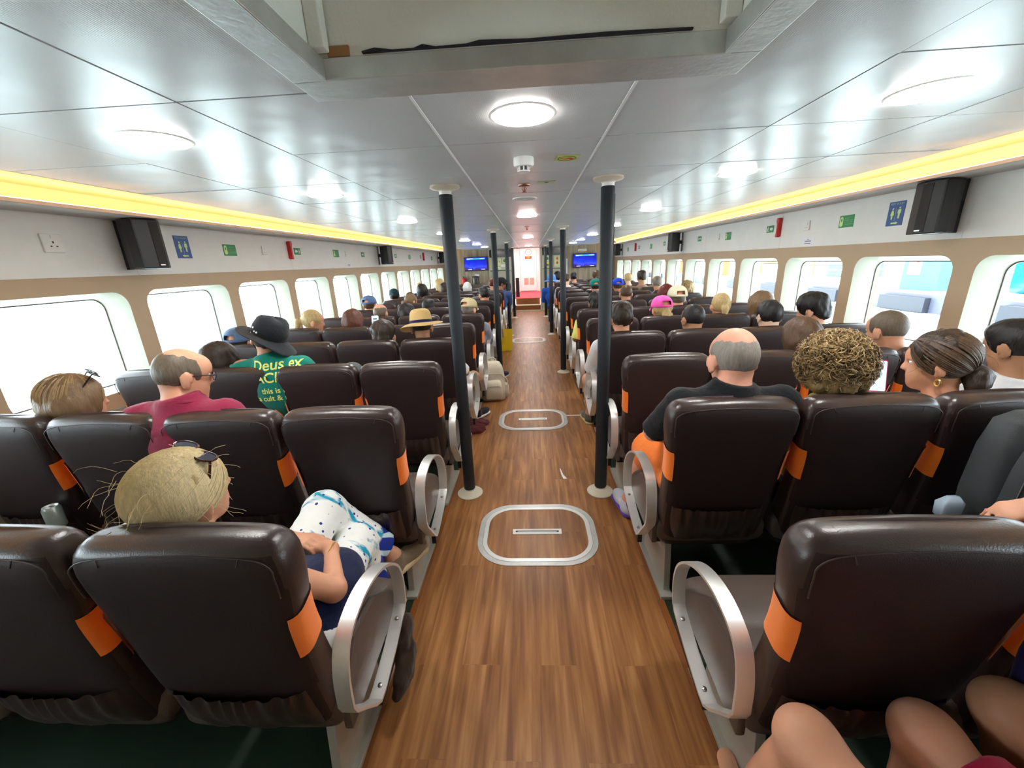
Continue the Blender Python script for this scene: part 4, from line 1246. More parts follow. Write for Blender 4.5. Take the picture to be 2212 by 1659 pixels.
def hair_groups(style, hs):
    """primitives in head space; returns (groups, cuts, displacement amplitude)"""
    S_ = hs
    cap = [ell((0, -.012, .026), (.086, .106, .104))]
    face = lambda P: -(np.sqrt((P[:, 0] / .070) ** 2 + ((P[:, 1] - .125) / .075) ** 2 + ((P[:, 2] + .045) / .115) ** 2) - 1) * .06
    nape = halfspace((0, -.05, -.085), (0, .55, -1))
    ears = [lambda P, s=s: -(np.sqrt(((P[:, 0] - s * .085) / .03) ** 2 + ((P[:, 1] - .004) / .030) ** 2 + ((P[:, 2] + .028) / .045) ** 2) - 1) * .03 for s in (-1, 1)]
    if style == 'short':
        return [(.02, cap + [ell((0, .02, .075), (.075, .08, .05))])], [face, nape] + ears, .006
    if style == 'tall':
        return [(.03, cap + [ell((0, .0, .085), (.082, .095, .055)), ell((.03, .05, .09), (.05, .05, .04))])], [face, nape] + ears, .010
    if style == 'buzz':
        return [(.02, [ell((0, -.012, .024), (.0805, .0995, .0965))])], [face, nape] + ears, .001
    if style == 'fringe':     # bald crown, hair round the back and sides
        crown = lambda P: -(np.sqrt((P[:, 0] / .062) ** 2 + ((P[:, 1] - .035) / .105) ** 2 + ((P[:, 2] - .11) / .075) ** 2) - 1) * .06
        return [(.02, [ell((0, -.014, .018), (.0805, .0985, .0935))])], [face, nape, crown] + ears, .003
    if style == 'stubble':
        crown = lambda P: -(np.sqrt((P[:, 0] / .070) ** 2 + ((P[:, 1] - .05) / .12) ** 2 + ((P[:, 2] - .10) / .095) ** 2) - 1) * .06
        return [(.02, [ell((0, -.013, .016), (.0795, .0975, .0935))])], [face, nape, crown] + ears, .001
    if style == 'long':
        return [(.05, cap + [ell((0, .0, .04), (.092, .10, .09)), cone((-.05, -.035, -.02), (-.065, -.045, -.20), .055, .04), cone((.05, -.035, -.02), (.065, -.045, -.20), .055, .04), cone((0, -.06, -.02), (0, -.075, -.24), .06, .035)])], [face], .008
    if style == 'bob':
        return [(.05, cap + [ell((0, -.01, .0), (.105, .115, .11)), cone((-.055, -.01, -.03), (-.07, -.01, -.10), .055, .045), cone((.055, -.01, -.03), (.07, -.01, -.10), .055, .045), cone((0, -.055, -.02), (0, -.06, -.12), .06, .045)])], [face], .009
    if style == 'pony':
        return [(.025, cap + [cone((0, -.10, .0), (0, -.145, -.005), .022, .026), cone((0, -.145, -.005), (0, -.155, -.10), .030, .026), cone((0, -.155, -.10), (0, -.14, -.19), .026, .012)])], [face, ] + ears + [lambda P: np.where(P[:, 1] > -.105, (P @ np.array([0, .48, -.88])) - .052, -1.0)], .005
    if style == 'knot':
        return [(.03, cap + [ell((0, -.02, .035), (.092, .104, .098)), ell((-.015, -.118, -.045), (.024, .026, .024)), ell((-.02, -.145, -.050), (.028, .026, .026))])], [face] + ears + [lambda P: np.where(P[:, 1] > -.095, (P @ np.array([0, .48, -.88])) - .058, -1.0)], .005
    if style == 'bun':
        return [(.03, cap + [ell((0, -.02, .04), (.088, .10, .10)), ell((0, -.125, -.06), (.055, .045, .05)), ell((.035, -.13, -.09), (.035, .035, .035)), ell((-.03, -.12, -.10), (.03, .03, .035))])], [face] + ears + [lambda P: np.where(P[:, 1] > -.09, (P @ np.array([0, .48, -.88])) - .062, -1.0)], .009
    if style == 'curly':
        return [(.05, [ell((0, -.015, .022), (.122, .122, .118)), ell((-.07, -.03, -.04), (.05, .07, .06)), ell((.07, -.03, -.04), (.05, .07, .06)), ell((0, -.07, -.06), (.09, .06, .06))])], [face], .022
    if style == 'messy':
        return [(.03, cap + [ell((0, -.01, .055), (.098, .112, .09)), ell((0, -.08, -.03), (.07, .045, .06))])], [face] + ears, .012
    return None

def head_curls(m, n, rnd, cen, rad, r_, loops=1.3, tr=0.0035, cutf=None, mats=1):
    for i in range(n):
        sc_ = rnd.uniform(.93, 1.07)
        while True:
            v = Vector((rnd.gauss(0, 1), rnd.gauss(0, 1), rnd.gauss(0, 1))).normalized()
            if cutf is None or cutf(v): break
        c = Vector((cen[0] + v.x * rad[0] * sc_, cen[1] + v.y * rad[1] * sc_, cen[2] + v.z * rad[2] * sc_))
        a = v.orthogonal().normalized(); b = v.cross(a)
        th = rnd.uniform(0, 6.28); v = (v + Vector((rnd.gauss(0, .5), rnd.gauss(0, .5), rnd.gauss(0, .5)))).normalized(); a = v.orthogonal().normalized(); b = v.cross(a); ax = a * math.cos(th) + b * math.sin(th); bx = v.cross(ax)
        R_ = r_ * rnd.uniform(.6, 1.3); P = []
        for k in range(9):
            q = k / 8 * 2 * PI * loops * rnd.uniform(.9, 1.0)
            P.append(c + ax * R_ * math.cos(q) + v * R_ * 0.8 * math.sin(q) + bx * (R_ * 0.9 * (k / 8 - .5)))
        m.tube(P, [tr * (0.35 + 0.8 * math.sin(PI * k / 8)) * (.6 if sc_ > 1.04 else 1) for k in range(9)], 4, m=i % mats)

def cap_mesh(kind):
    """baseball cap in head space"""
    m = MB(); V = []; F = []
    n, L = 28, 9
    for j in range(L + 1):
        ph = j / L * PI / 2
        for i in range(n):
            a = 2 * PI * i / n
            rx, ry = .094 * math.cos(ph) ** .8, .112 * math.cos(ph) ** .8
            z = .022 + .105 * math.sin(ph) ** 0.9
            V.append((rx * math.cos(a), -.01 + ry * math.sin(a), z))
    for j in range(L):
        for i in range(n):
            k = (i + 1) % n
            # opening above the strap at the back
            aa = 2 * PI * (i + .5) / n
            if kind == 'back' and j < 3 and abs(aa - 1.5 * PI) < 0.48 and j > 0: continue
            F.append((j * n + i, j * n + k, (j + 1) * n + k, (j + 1) * n + i))
    m.add(V, F)
    return m

def brim(m, fwd=1, off=0.0):
    V = []; F = []; n, L = 14, 5
    for j in range(L + 1):
        for i in range(n + 1):
            a = PI * (0.12 + 0.76 * i / n)
            r = 1 + 0.62 * j / L * math.sin(a) ** 1.2
            x = .092 * math.cos(a) * (1 + .05 * j / L); y = .108 * math.sin(a) * r - .01
            V.append((x, fwd * y, .026 - .020 * (j / L) - 0.02 * (x / .09) ** 2 * (j / L) + off))
    for j in range(L):
        for i in range(n):
            a = j * (n + 1) + i; F.append((a, a + 1, a + n + 2, a + n + 1))
    m.add(V, F)

def solid(o, t, off=0.0):
    md = o.modifiers.new('thick', 'SOLIDIFY'); md.thickness = t; md.offset = off
    return o

# ------------------------------------------------------------------ people
SKINS = {'fair': (0.66, 0.33, 0.205), 'pink': (0.72, 0.35, 0.24), 'tan': (0.46, 0.235, 0.13), 'brown': (0.24, 0.11, 0.06), 'dark': (0.10, 0.045, 0.025), 'pale': (0.76, 0.50, 0.36)}
def skinmat(k):
    nm = 'skin_' + k
    if nm in _mats: return _mats[nm]
    m = mat(nm, SKINS[k], rough=0.5, spec=0.35, bump=0.08, bscale=300, var=0.10, vscale=18)
    b = m.node_tree.nodes['Principled BSDF']
    b.inputs['Subsurface Weight'].default_value = 0.12; b.inputs['Subsurface Radius'].default_value = (0.012, 0.004, 0.002); b.inputs['Subsurface Scale'].default_value = 0.6
    return m
M_eye = mat('eye_white', (0.8, 0.78, 0.75), rough=0.2); M_iris = mat('eye_iris', (0.03, 0.02, 0.015), rough=0.2)

def person(x, row, H, label, yaw=0, pitch=0, roll=0, sex='m', shirt=(0.3, 0.3, 0.3), sleeve='short', legs='long', legcol=(0.03, 0.04, 0.06), hair='short', hc='darkbrown',
           skin='fair', h=0.014, hat=None, face=False, arms=None, legpose=None, hands=None, body_dx=0.0, group=None, hs=1.0, extras=None, curls=0, shoes=None, bulk=1.0, drop=.185, shirtmat=None, shirt_extra=None, legmat=None, hairm=None):
    """seated figure: x seat centre, row index, H head centre"""
    yb = 0.70 + 0.805 * row
    H = A3(*H); Rh = rot(yaw, pitch, roll)
    org = A3(x, yb + 0.30, 0.0)
    t = thing('person', tuple(org), label, 'person', group)
    def hp(*v): return H + Rh @ (A3(*v) * hs)
    w = (0.185 if sex == 'm' else 0.16) * bulk
    neck = hp(0, -.03, -.085); base = H + A3(0, -.045, -drop) * hs + A3((x + body_dx - H[0]) * 0.25, 0, 0)
    pel = A3(x + body_dx * 0.4, yb + .245, .535); chest = A3((base[0] + x + body_dx) / 2, min(base[1] + .01, yb + .27) , base[2] - .17)
    sh = {}
    for s in (-1, 1): sh[s] = base + A3(s * w, 0.0, -.045)
    head = [ell(hp(0, -.012, .022), A3(.0765, .0955, .092) * hs, Rh), ell(hp(0, .028, -.045), A3(.060, .066, .078) * hs, Rh), cone(hp(0, .055, -.085), hp(0, .062, -.095), .034 * hs, .028 * hs),
            ell(hp(0, .055, .03), A3(.056, .045, .055) * hs, Rh)]
    nose = [cone(hp(0, .086, .012), hp(0, .103, -.026), .008 * hs, .0105 * hs), cone(hp(-.009, .094, -.030), hp(.009, .094, -.030), .008 * hs, .008 * hs)]
    lips = [cone(hp(-.016, .086, -.062), hp(.016, .086, -.062), .006 * hs, .006 * hs), cone(hp(-.014, .084, -.070), hp(.014, .084, -.070), .0065 * hs, .0065 * hs)]
    brow = [cone(hp(-.045, .072, .022), hp(-.012, .086, .024), .008 * hs, .009 * hs), cone(hp(.045, .072, .022), hp(.012, .086, .024), .008 * hs, .009 * hs)]
    ear = []
    for s in (-1, 1):
        Re = Rh @ rot(0, 0, 0) @ rot(s * 22, -8, 0)
        ear += [ell(hp(s * .085, -.007, -.016), A3(.0085, .024, .036) * hs, Re), ell(hp(s * .080, .002, -.045), A3(.008, .011, .012) * hs, Re)]
    nk = [cone(hp(0, -.028, -.05), base + A3(0, .005, .02), .056 * hs * (1 if sex == 'm' else .88), .062 * (1 if sex == 'm' else .85))]
    torso = [ell(chest + A3(0, .01, 0), A3(w * .92, .125 * bulk, .205)), ell((chest + pel) / 2 + A3(0, .02, 0), A3(w * .84, .12 * bulk, .20)), ell(pel, A3(.18 * bulk, .15, .115)),
             cone(sh[-1] + A3(.02, .0, .0), sh[1] - A3(.02, 0, 0), .056, .056), cone(base + A3(0, .0, .0), base + A3(0, -.005, -.08), .075, .105)]
    if sex == 'f': torso.append(ell(chest + A3(0, .09, -.02), A3(.13, .065, .075)))
    G = [(.028, torso), (.02, nk)]
    AR = []; elb = {}; wri = {}
    arms = arms or {}
    for s in (-1, 1):
        e, wr = arms.get(s, (A3(x + s * .235 + body_dx, yb + .30, .685), A3(x + s * .085, yb + .50, .66)))
        e = A3(*e); wr = A3(*wr); elb[s] = e; wri[s] = wr
        ra = .047 if sex == 'm' else .040
        AR.append([cone(sh[s], e, ra * 1.12, ra * .86), cone(e, wr, ra * .88, ra * .56)])
        hd = (hands or {}).get(s)
        if hd is None: hd = dict(f=(-s * .75, .5, -.1), p=(0, -.1, -1), curl=30)
        f_ = A3(*hd['f']); p_ = A3(*hd['p'])
        sd = hd.get('side', None)
        if sd is None: sd = 1 if np.cross(f_, p_)[1] * 1.0 + np.cross(f_, p_)[0] * (-s) * .3 > 0 else -1
        AR[-1] += [cone(wr, wr + f_ / np.linalg.norm(f_) * .03, ra * .56, .021)]
        AR.append(hand_prims(wr, f_, p_, sd, curl=hd.get('curl', 30), s=1.0 if sex == 'm' else .92, curls=hd.get('curls'), thumb=hd.get('thumb'), spread=hd.get('spread', 1.0)))
    for i, a in enumerate(AR): G.append((.02 if i % 2 == 0 else .006, a))
    LG = []; kn = {}; an = {}; hips = {}
    legpose = legpose or {}
    for s in (-1, 1):
        k_, a_, toe = legpose.get(s, ((x + s * .10, yb + .665, .505), (x + s * .10, yb + .63, .09), (x + s * .11, yb + .75, .03)))
        k_ = A3(*k_); a_ = A3(*a_); toe = A3(*toe); kn[s], an[s] = k_, a_
        hip = A3(x + s * .085, yb + .26, .53); hips[s] = hip
        r = 1.0 if sex == 'm' else .96
        calf = k_ + (a_ - k_) * .32 - A3(0, .02, 0)
        LG.append([cone(hip, k_, .083 * r * bulk, .057 * r), ell(k_, A3(.056, .06, .056)), cone(k_, a_, .052 * r, .034 * r), cone(calf, k_ + (a_ - k_) * .6, .050 * r, .036 * r),
                   cone(a_, a_ + A3(0, 0, -.02), .034, .034), cone(a_ + A3(0, -.015, -.04), toe, .024 if shoes else .034, .020 if shoes else .028)])
    for l_ in LG: G.append((.03, l_))
    G.append((.018, head + nose + lips + brow)); G.append((.01, ear))
    # join head to neck smoothly: put head prims with the neck
    G2 = [(.028, torso + nk)] + [g_ for g_ in G[2:]]
    G2 = [(.022, torso + nk + head), (.006, nose + lips + brow), (.008, ear)] + [g_ for g_ in G[2:-2]]
    sock = None
    if face:
        ec = [hp(-.031, .088, .004), hp(.031, .088, .004)]
    def eyecut(P):
        return np.maximum(.0125 * hs - np.linalg.norm(P - ec[0], axis=1), .0125 * hs - np.linalg.norm(P - ec[1], axis=1))
    organic('body', G2, skinmat(skin), t, h, cuts=[eyecut] if face else None, origin=org)
    bd = [c for c in t.children][0]
    if face:
        for s in (-1, 1):
            m = MB(); c = hp(s * .031, .076, .004) - org
            m.lathe([(.0125 * hs * math.sin(a), .0125 * hs * math.cos(a)) for a in np.linspace(0.02, PI - .02, 10)], tuple(c), 16)
            c2 = hp(s * .031, .0842, .004) - org
            m.lathe([(.0055 * math.sin(a), .0055 * math.cos(a)) for a in np.linspace(0.02, PI - .02, 8)], tuple(c2), 12, m=1)
            m.obj('eye', [M_eye, M_iris], t, smooth=True)
    # clothes
    nb = (base - neck); up = -nb / np.linalg.norm(nb); up = up * .6 + A3(0, -.1, 1) * .6
    neckcut = halfspace(base + A3(0, 0, .052 if sex == 'm' else .035), up)
    sm = shirtmat or clothmat('shirt_%.2f_%.2f_%.2f' % tuple(shirt), shirt)
    SG = [(.028, torso + [cone(base, base + A3(0, .003, .06), .070, .066)])]
    for i, s in enumerate((-1, 1)):
        ra = (.047 if sex == 'm' else .040)
        if sleeve == 'none': continue
        if sleeve == 'short':
            e = sh[s] + (elb[s] - sh[s]) * .62; SG.append((.02, [cone(sh[s], e, ra * 1.15, ra * 1.12, cut=0.0)]))
        elif sleeve == 'half':
            e = sh[s] + (elb[s] - sh[s]) * .92; SG.append((.02, [cone(sh[s], e, ra * 1.15, ra * 1.08, cut=0.0)]))
        else:
            SG.append((.02, [cone(sh[s], elb[s], ra * 1.15, ra * .92), cone(elb[s], wri[s] * .97 + elb[s] * .03, ra * .92, ra * .68, cut=0.0)]))
    wrk = lambda P: 0.004 * vnoise(P * A3(16, 16, 26)) + 0.003 * vnoise(P * 55)
    SG[0] = (.028, SG[0][1] + [p for g_ in SG[1:] for p in g_[1]]) 
    if shirt_extra: SG[0] = (.028, SG[0][1] + shirt_extra)
    organic('shirt', [SG[0]], sm, t, h, off=.011, cuts=[neckcut], disp=wrk, origin=org)
    if legs != 'none':
        TG = []
        for s in (-1, 1):
            i = 0 if s < 0 else 1
            r = 1.0 if sex == 'm' else .96
            if legs == 'short':
                e = hips[s] + (kn[s] - hips[s]) * .80
                TG.append((.03, [cone(hips[s], e, .09 * r * bulk, .078, cut=0.0)]))
            elif legs == 'longshort':
                e = hips[s] + (kn[s] - hips[s]) * .97
                TG.append((.03, [cone(hips[s], e, .092 * r * bulk, .086, cut=0.01), cone(e - A3(0, .08, .01), e + A3(0, -.03, -.06), .07, .075, cut=0.0)]))
            elif legs == 'kneeshort':
                TG.append((.03, [cone(hips[s], kn[s], .09 * r * bulk, .066), ell(kn[s], A3(.062, .066, .062)), cone(kn[s], kn[s] + (an[s] - kn[s]) * .14, .066, .072, cut=0.0)]))
            elif legs == 'crop':
                TG.append((.03, [cone(hips[s], kn[s], .09 * r, .066), ell(kn[s], A3(.064, .067, .064)), cone(kn[s], kn[s] + (an[s] - kn[s]) * .80, .066, .066, cut=0.0)]))
            else:
                TG.append((.03, [cone(hips[s], kn[s], .09 * r * bulk, .064), cone(kn[s], kn[s] + (an[s] - kn[s]) * .93, .062, .056, cut=0.0)]))
        TG.append((.03, [ell(pel + A3(0, 0, .0), A3(.185 * bulk, .155, .115))]))
        organic('trousers' if legs == 'long' else 'shorts' if 'short' in legs else 'trousers', TG, legmat or clothmat('legs_%.2f_%.2f_%.2f' % tuple(legcol), legcol), t, h, off=.010, disp=wrk, origin=org)
    if shoes:
        for s in (-1, 1):
            shoe(t, an[s], A3(*legpose[s][2]) if s in legpose else A3(x + s * .11, yb + .75, .03), shoes, org)
    # hair
    if hair and hair != 'none':
        hg = hair_groups(hair, hs)
        if hg:
            gr, cuts, amp = hg
            if hat: cuts = cuts + [halfspace((0, 0, .035), (0, 0, 1))]
            lo, hi = bounds(gr, amp)
            hh = min(h, .010) if h < .013 else h * .85
            if hair in ('buzz', 'stubble', 'fringe'): hh = min(hh, .0075)
            fr_ = {'short': 60, 'tall': 55, 'messy': 28, 'curly': 34, 'bob': 40, 'long': 46}.get(hair, 50)
            def fn(P):
                d = group_d(gr, P)
                az = np.arctan2(P[:, 0], P[:, 1] + .02)
                q = np.stack([az * 5.0, P[:, 2] * 14, P[:, 1] * 14], 1)
                d = d - amp * (vnoise(q * 1.6 + 3) * 1.2 + vnoise(P * fr_) * .8)
                for c in cuts: d = np.maximum(d, c(P))
                return d
            V, F = nets(fn, lo, hi, hh)
            V = (V * hs) @ Rh.T + H - org
            me = npmesh('hair', V, F); me.materials.append(hairm or hairmat(hc, HAIRC[hc]))
            ho = obj('hair', me, None, t)
            if curls:
                rnd = random.Random(11); m = MB()
                head_curls(m, curls, rnd, (0, -.015, .010), (.130, .130, .128), .0165, tr=.0024, loops=1.2, cutf=lambda v: not (v.y > .62 and v.z < .55) and v.z > -.85, mats=3)
                V = np.array(m.V) @ Rh.T + H - org
                me = pymesh('curls', V, m.F, True)
                for q_, c_ in enumerate(((0.46, 0.33, 0.15), (0.28, 0.18, 0.07), (0.13, 0.08, 0.03))): me.materials.append(mat('hair_curl_%d' % q_, c_, rough=.4, spec=.5, var=.4, vscale=22))
                me.polygons.foreach_set('material_index', m.M); obj('curls', me, None, ho)
    if hat: hat_on(t, hat, H, Rh, org, hs)
    if extras: extras(t, hp, Rh, org)
    t['headwork'] = 0
    del t['headwork']
    return t

def to_head(m, H, Rh, org, s=1.0):
    m.V = [tuple((np.array(v) * s) @ Rh.T + H - org) for v in m.V]
    return m

def hat_on(t, hat, H, Rh, org, hs):
    kind, col = hat[0], (hat[1] if len(hat) > 1 else None)
    if kind in ('cap', 'backcap'):
        cm = clothmat('cap_%.2f_%.2f_%.2f' % tuple(col), col)
        hs = hs * 1.07; m = cap_mesh('back' if kind == 'cap' else 'plain'); to_head(m, H, Rh, org, hs)
        c = solid(m.obj('cap', cm, t, smooth=True, angle=1.5), .003)
        m = MB(); brim(m, 1 if kind == 'cap' else -1, .0); to_head(m, H, Rh, org, hs); solid(m.obj('brim', cm, c, smooth=True, angle=1.5), .004)
        m = MB(); m.lathe([(.006, .122), (.009, .126), (.006, .131)], (0, -.01, 0), 12); to_head(m, H, Rh, org, hs); m.obj('cap_button', cm, c, smooth=True)
        if kind == 'cap':
            m = MB(); m.tube([(.05 * math.cos(a), -.01 + .113 * math.sin(a), .030) if False else (.094 * math.cos(a), -.011 + .113 * math.sin(a), .030) for a in np.linspace(1.5 * PI - .5, 1.5 * PI + .5, 8)], .007, 6, flat=.35); to_head(m, H, Rh, org, hs); m.obj('strap', cm, c, smooth=True)
    elif kind == 'beanie':
        m = MB(); m.lathe([(.09, .0), (.094, .01), (.094, .045), (.088, .06), (.075, .1), (.045, .128), (.01, .138)], (0, -.01, 0), 28); to_head(m, H, Rh, org, hs)
        m.obj('beanie', clothmat('beanie_%.2f' % col[0], col), t, smooth=True)
    elif kind == 'straw':
        ms = mat('straw_weave', (0.62, 0.42, 0.16), rough=0.75, bump=0.8, bscale=230, var=0.3, vscale=140, stretch=(1, 1, 3))
        m = MB(); n = 48; prof = [(.091, .030), (.090, .055), (.087, .090), (.081, .118), (.068, .138), (.048, .146), (.02, .143), (.001, .140)]
        V = []; F = []
        for r, z in prof:
            for i in range(n):
                a = 2 * PI * i / n; dent = .012 * max(0, math.sin(a)) * (z > .11)
                V.append((r * math.cos(a) * 1.0, r * 1.13 * math.sin(a) - .01, z - dent))
        for j in range(len(prof) - 1):
            for i in range(n):
                k = (i + 1) % n; F.append((j * n + i, j * n + k, (j + 1) * n + k, (j + 1) * n + i))
        m.add(V, F); to_head(m, H, Rh, org, hs); hm = solid(m.obj('hat_crown', ms, t, smooth=True, angle=1.5), .003)
        m = MB(); V = []; F = []; L = 8
        for j in range(L + 1):
            q = j / L; r = .092 + .088 * q
            for i in range(n):
                a = 2 * PI * i / n
                zz = .030 - .030 * q * q + q * (.018 * math.cos(a - 0.2) + .014 * math.sin(2 * a + .8) - .014 * math.sin(a))
                V.append((r * math.cos(a), r * 1.1 * math.sin(a) - .01, zz))
        for j in range(L):
            for i in range(n):
                k = (i + 1) % n; F.append((j * n + i, j * n + k, (j + 1) * n + k, (j + 1) * n + i))
        m.add(V, F); to_head(m, H, Rh, org, hs); solid(m.obj('hat_brim', ms, hm, smooth=True, angle=1.5), .003)
        m = MB(); P = [(.0935 * math.cos(a), .0935 * 1.13 * math.sin(a) - .01) for a in np.linspace(0, 2 * PI, 40)[:-1]]; Q = [(x_ * .97, y_ * .97) for x_, y_ in P]
        m.ring(P, Q, 2, .033, .055); to_head(m, H, Rh, org, hs); m.obj('hat_band', clothmat('navy_band', (0.015, 0.015, 0.09)), hm, smooth=True)
        m = MB()
        for s in (-1, 1): m.tube(catmull([(s * .09, .0, .02), (s * .085, .03, -.06), (s * .04, .06, -.13), (0, .05, -.15)], 5), .0018, 5)
        to_head(m, H, Rh, org, hs); m.obj('chin_cord', clothmat('cord_brown', (0.1, 0.05, 0.03)), hm, smooth=True)
    elif kind == 'bucket':
        Rh = Rh @ rot(0, 0, hat[4] if len(hat) > 5 else 0)
        cm = clothmat('bucket_%.3f_%.3f' % (col[0], col[2]), col, 0.75)
        m = MB(); n = 48; prof = [(.100, .020), (.101, .05), (.101, .068), (.098, .082), (.088, .118), (.072, .135), (.04, .142), (.001, .143)]
        V = []; F = []
        for r, z in prof:
            for i in range(n):
                a = 2 * PI * i / n; V.append((r * math.cos(a), r * 1.12 * math.sin(a) - .012, z + .006 * math.sin(2 * a)))
        for j in range(len(prof) - 1):
            for i in range(n):
                k = (i + 1) % n; F.append((j * n + i, j * n + k, (j + 1) * n + k, (j + 1) * n + i))
        m.add(V, F); to_head(m, H, Rh, org, hs); hm = solid(m.obj('hat_crown', cm, t, smooth=True, angle=1.5), .003)
        m = MB(); V = []; F = []; L = 8
        for j in range(L + 1):
            q = j / L; r = .100 + .075 * q
            for i in range(n):
                a = 2 * PI * i / n
                zz = .020 - .035 * q + q * (hat[2] * -math.cos(a) + hat[3] * math.sin(a) + .008 * math.sin(3 * a + .5))
                V.append((r * math.cos(a), r * 1.08 * math.sin(a) - .012, zz))
        for j in range(L):
            for i in range(n):
                k = (i + 1) % n; F.append((j * n + i, j * n + k, (j + 1) * n + k, (j + 1) * n + i))
        m.add(V, F); to_head(m, H, Rh, org, hs); solid(m.obj('hat_brim', cm, hm, smooth=True, angle=1.5), .003)
        if hat[-1] == 'eyelets':
            m = MB()
            for a, z in ((3.75, .062), (3.95, .045), (4.12, .045), (3.62, .012)):
                c = (.1035 * math.cos(a), .1035 * 1.12 * math.sin(a) - .012, z)
                Rm = Matrix.Rotation(a, 3, 'Z') @ Matrix.Rotation(PI / 2, 3, 'Y')
                m.lathe([(.0055, -.001), (.0055, .003), (.0025, .003), (.0025, -.001)], c, 14, R=Rm, cap=False)
            to_head(m, H, Rh, org, hs); m.obj('eyelets', M_alu, hm)
            m = MB(); m.tube(catmull([(-.098, .0, .02), (-.085, .03, -.05), (-.05, .05, -.10), (-.01, .04, -.13)], 5), .003, 6); to_head(m, H, Rh, org, hs); m.obj('chin_cord', M_black, hm, smooth=True)

def shoe(t, ankle, toe, kind, org):
    d = toe - ankle; d[2] = 0; L = np.linalg.norm(d); d = d / max(L, 1e-6)
    sc = {'white': ((0.75, 0.75, 0.75), (0.02, 0.02, 0.02)), 'grey': ((0.62, 0.55, 0.28), (0.10, 0.10, 0.08)), 'purple': ((0.11, 0.05, 0.45), (0.55, 0.56, 0.66)), 'black': ((0.8, 0.8, 0.78), (0.015, 0.012, 0.02)), 'loafer': ((0.62, 0.50, 0.30), (0.22, 0.16, 0.10)), 'navy': ((0.5, 0.5, 0.5), (0.02, 0.02, 0.05))}[kind]
    gz = ankle[2] - .10
    heel = A3(ankle[0], ankle[1], 0) - d * .055; front = heel + d * .27
    def q(p, z): return A3(p[0], p[1], z + gz)
    lat = A3(-d[1], d[0], 0)
    Rm = np.stack([lat, d, A3(0, 0, 1)], 1)
    mid = (heel + front) / 2
    up = [(.02, [ell(q(heel + d * .05, .045), (.044, .066, .052), Rm), ell(q(heel + d * .17, .038), (.047, .10, .044), Rm), cone(q(heel + d * .05, .05), q(heel + d * .06, .095), .047, .045)])]
    so = [(.01, [cone(q(heel + d * .035, .012), q(heel + d * .22, .012), .045, .048)])]
    for nm, g_, c, cuts in (('shoe_upper', up, sc[1], [halfspace(q(mid, .016), (0, 0, -1)), halfspace(q(mid, .105), (0, 0, 1))]), ('shoe_sole', so, sc[0], [halfspace(q(mid, 0.0), (0, 0, -1)), halfspace(q(mid, .026), (0, 0, 1))])):
        o = organic(nm, g_, clothmat('shoe_%s_%s' % (kind, nm), c, .6), t, .008, cuts=cuts, origin=org)
        if nm == 'shoe_upper': top = o
        else:
            pass
    m = MB()
    for k in range(4):
        c = q(heel + d * (.105 + .022 * k), .083 - .012 * k) - org
        m.tube([c - lat * .02, c + A3(0, 0, .006), c + lat * .02], .0028, 5)
    m.obj('laces', clothmat('lace_' + kind, (0.7, 0.7, 0.7) if kind in ('black', 'grey', 'navy') else (0.15, 0.08, 0.5) if kind == 'purple' else sc[1]), top, smooth=True)

def glasses(t, hp, org, dz=0.0, dy=0.0, tilt=0.0, col=(0.02, 0.015, 0.02), lens=(0.5, 0.6, 0.75), dark=False, name='glasses', big=1.0):
    m = MB()
    def P(x, y, z):
        ct, st = math.cos(tilt), math.sin(tilt)
        y2 = (y - .09) * ct - z * st + .09; z2 = (y - .09) * st + z * ct
        return hp(x, y2 + dy, z2 + dz) - org
    for s in (-1, 1):
        m.tube([P(s * .034 * big + .026 * big * math.cos(a), .102, .002 + .020 * big * math.sin(a)) for a in np.linspace(0, 2 * PI, 17)[:-1]], .0024 * big, 6, closed=True)
        m.tube([P(s * .060 * big, .100, .008), P(s * .078, .09, .010), P(s * .084, .02, .006), P(s * .083, -.015, -.012)], .003, 6)
    m.tube([P(-.010, .103, .006), P(0, .106, .010), P(.010, .103, .006)], .0022 * big, 6)
    g_ = m.obj(name, mat('glasses_frame_%.3f' % col[0], col, rough=0.25), t, smooth=True)
    for s in (-1, 1):
        m = MB(); V = [P(s * .034 * big + .025 * big * math.cos(a), .1022, .002 + .019 * big * math.sin(a)) for a in np.linspace(0, 2 * PI, 17)[:-1]]
        V2 = [P(s * .034 * big + .025 * big * math.cos(a), .1010, .002 + .019 * big * math.sin(a)) for a in np.linspace(0, 2 * PI, 17)[:-1]]
        n = 16; m.add(V + V2, [tuple(range(n)), tuple(range(2 * n - 1, n - 1, -1))] + [(i, (i + 1) % n, n + (i + 1) % n, n + i) for i in range(n)])
        m.obj('lens', mat('lens_dark' if dark else 'lens_clear', (0.02, 0.02, 0.04) if dark else lens, rough=0.05), g_)
    return g_
